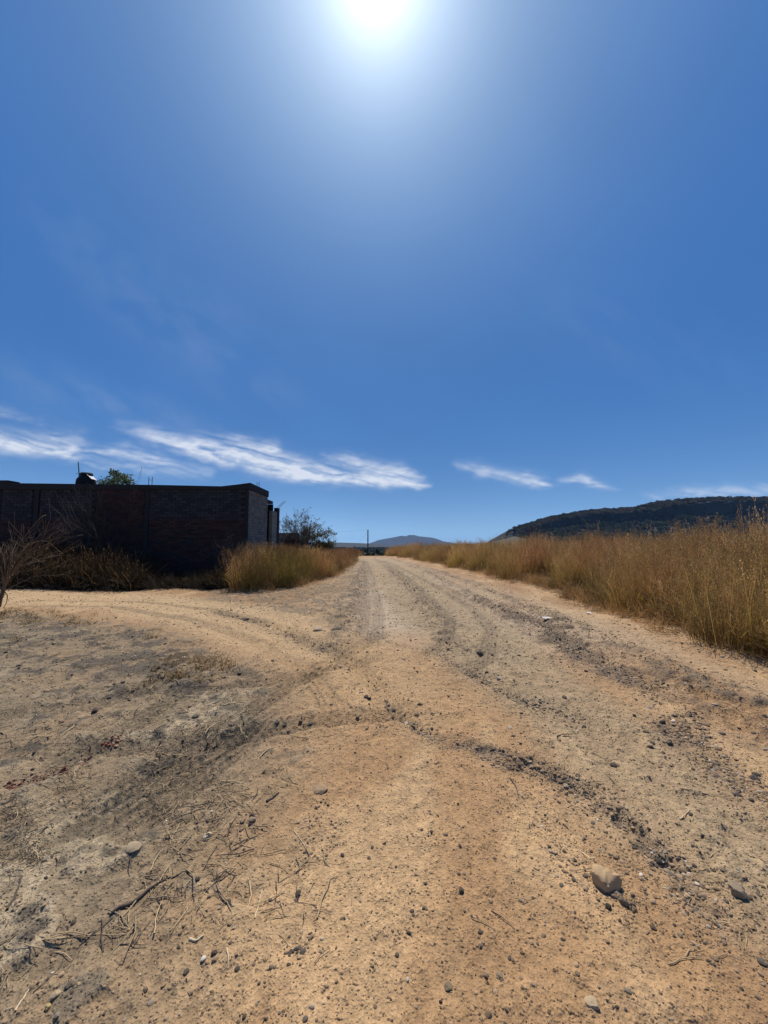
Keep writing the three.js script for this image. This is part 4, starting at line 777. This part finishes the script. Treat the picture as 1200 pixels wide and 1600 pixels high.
{
  const R = rng(88), straw = [1, 2, 3].map(s => { const b = new B(), r = rng(s), P = [], n = 5; let x = -.5, y = 0, a = (r() - .5) * .3; for (let i = 0; i <= n; i++) { P.push([x, .01 + .02 * Math.sin(i / n * 3.14) * r(), y]); x += 1 / n; y += a / n; a += (r() - .5) * .8; } b.tube(P, P.map((_, i) => .024 * (1 - .5 * i / n)), 4); return b.geo(); }), L = straw.map(() => []);
  for (let k = 0; k < 90000; k++) {
    const r = 0.8 * Math.pow(20, R()), a = (R() - .5) * 2.1, x = Math.sin(a) * r, z = -Math.cos(a) * r; surf(x, z); const w = C.straw, dk = C.r < .05; if (dk || R() > w * .95 * smooth(.35, .65, fbm(x * 2.2, z * 2.2, 2))) continue;
    const y = H(x, z), s = .03 + .16 * R() * R() + .004 * r, q = R(), c = q < .5 ? [.42, .31, .17] : q < .75 ? [.24, .17, .10] : [.07, .055, .045], v = .7 + .6 * R();
    L[k % 3].push([x, y + .004, z, (R() - .5) * .12, R() * 6.28, (R() - .5) * .16, s, s * (.8 + .004 / s), s * (.8 + .05 * r), c[0] * v, c[1] * v, c[2] * v]);
  }
  for (const [px, py, w, n] of [[268, 1200, 48, 260], [252, 1268, 34, 150], [20, 1265, 70, 260], [36, 1330, 60, 160], [110, 1225, 50, 160], [330, 1225, 40, 70]]) for (let k = 0; k < n; k++) {   // trampled heaps of dead grass
    const [x, z] = G(px + (R() + R() - 1) * w, py + (R() + R() - 1) * w * .75), q = R(), c = q < .35 ? [.42, .31, .17] : q < .7 ? [.17, .12, .075] : [.055, .045, .035], v = .7 + .6 * R(), l = .03 + .09 * R() * R();
    L[k % 3].push([x, H(x, z) + .003 + .012 * R(), z, (R() - .5) * .3, R() * 6.28, (R() - .5) * .35, l, l, l, c[0] * v, c[1] * v, c[2] * v]);
  }
  const g = group('straw_litter'); tag(g, 'dry straw and twig litter scattered over the ground', 'straw', null, 'stuff'); straw.forEach((ge, i) => instanced('straw_scatter', ge, std(1, 1, 1, .9), L[i], g)); console.log('straw', L.map(l => l.length).join(' '));
  const stick = (name, pts, r, col, label, lift = 0) => { const b = new B(); b.col = col; const W = pts.map(([px, py, up = 0]) => { const [x, z] = G(px, py); return new THREE.Vector3(x, H(x, z) + r * .7 + up, z); }), c = new THREE.CatmullRomCurve3(W), n = 12, Q = c.getPoints(n).map((v, i) => [v.x + (R() - .5) * r * .8, Math.max(v.y, H(v.x, v.z) + r * .6), v.z + (R() - .5) * r * .8]); b.tube(Q, Q.map((_, i) => r * (1 - .55 * i / n)), 6); const m = mesh(name, b.geo(), barkMat); tag(m, label, name === 'twig' ? 'twig' : 'straw'); };
  stick('twig', [[172, 1436], [212, 1412], [240, 1391], [272, 1379], [300, 1380]], .007, [.07, .052, .04], 'long crooked brown twig lying on the grey dust');
  stick('twig', [[416, 1261], [424, 1254], [436, 1247]], .007, [.03, .027, .025], 'short black charred stick on the edge of the ochre dirt');
  stick('twig', [[10, 1425], [22, 1405], [30, 1385], [33, 1370]], .006, [.08, .06, .045], 'thin dark twig among straws on the grey litter');
  stick('straw', [[459, 1313], [468, 1326], [482, 1345]], .003, [.5, .38, .22], 'bent pale straw beside the clods on ochre dirt');
  stick('straw', [[397, 1456], [403, 1435], [409, 1406]], .003, [.6, .46, .27], 'straight pale straw standing out on smooth ochre dirt');
  stick('straw', [[908, 1310, .0], [925, 1332, .03], [945, 1353, .09]], .0035, [.66, .52, .3], 'long pale straw leaning on the large beige stone');
  stick('straw', [[1062, 1267], [1078, 1259]], .004, [.6, .46, .28], 'short straw on the grey wheel lane');
  stick('straw', [[353, 1506], [356, 1522], [356, 1535]], .003, [.58, .44, .26], 'short upright looking straw beside a dark pebble');
  stick('straw', [[22, 1592], [35, 1572], [50, 1549]], .0035, [.6, .46, .28], 'long pale straw on the grey dust beyond the oval stone');
  stick('straw', [[406, 1190], [418, 1181], [431, 1172]], .004, [.5, .38, .23], 'straw lying across the ochre edge above the charred stick');
  stick('straw', [[295, 1485], [306, 1486], [318, 1478]], .0045, [.6, .47, .3], 'stubby pale straw on ochre dirt near the twig');
}
renderer.render(scene, camera);
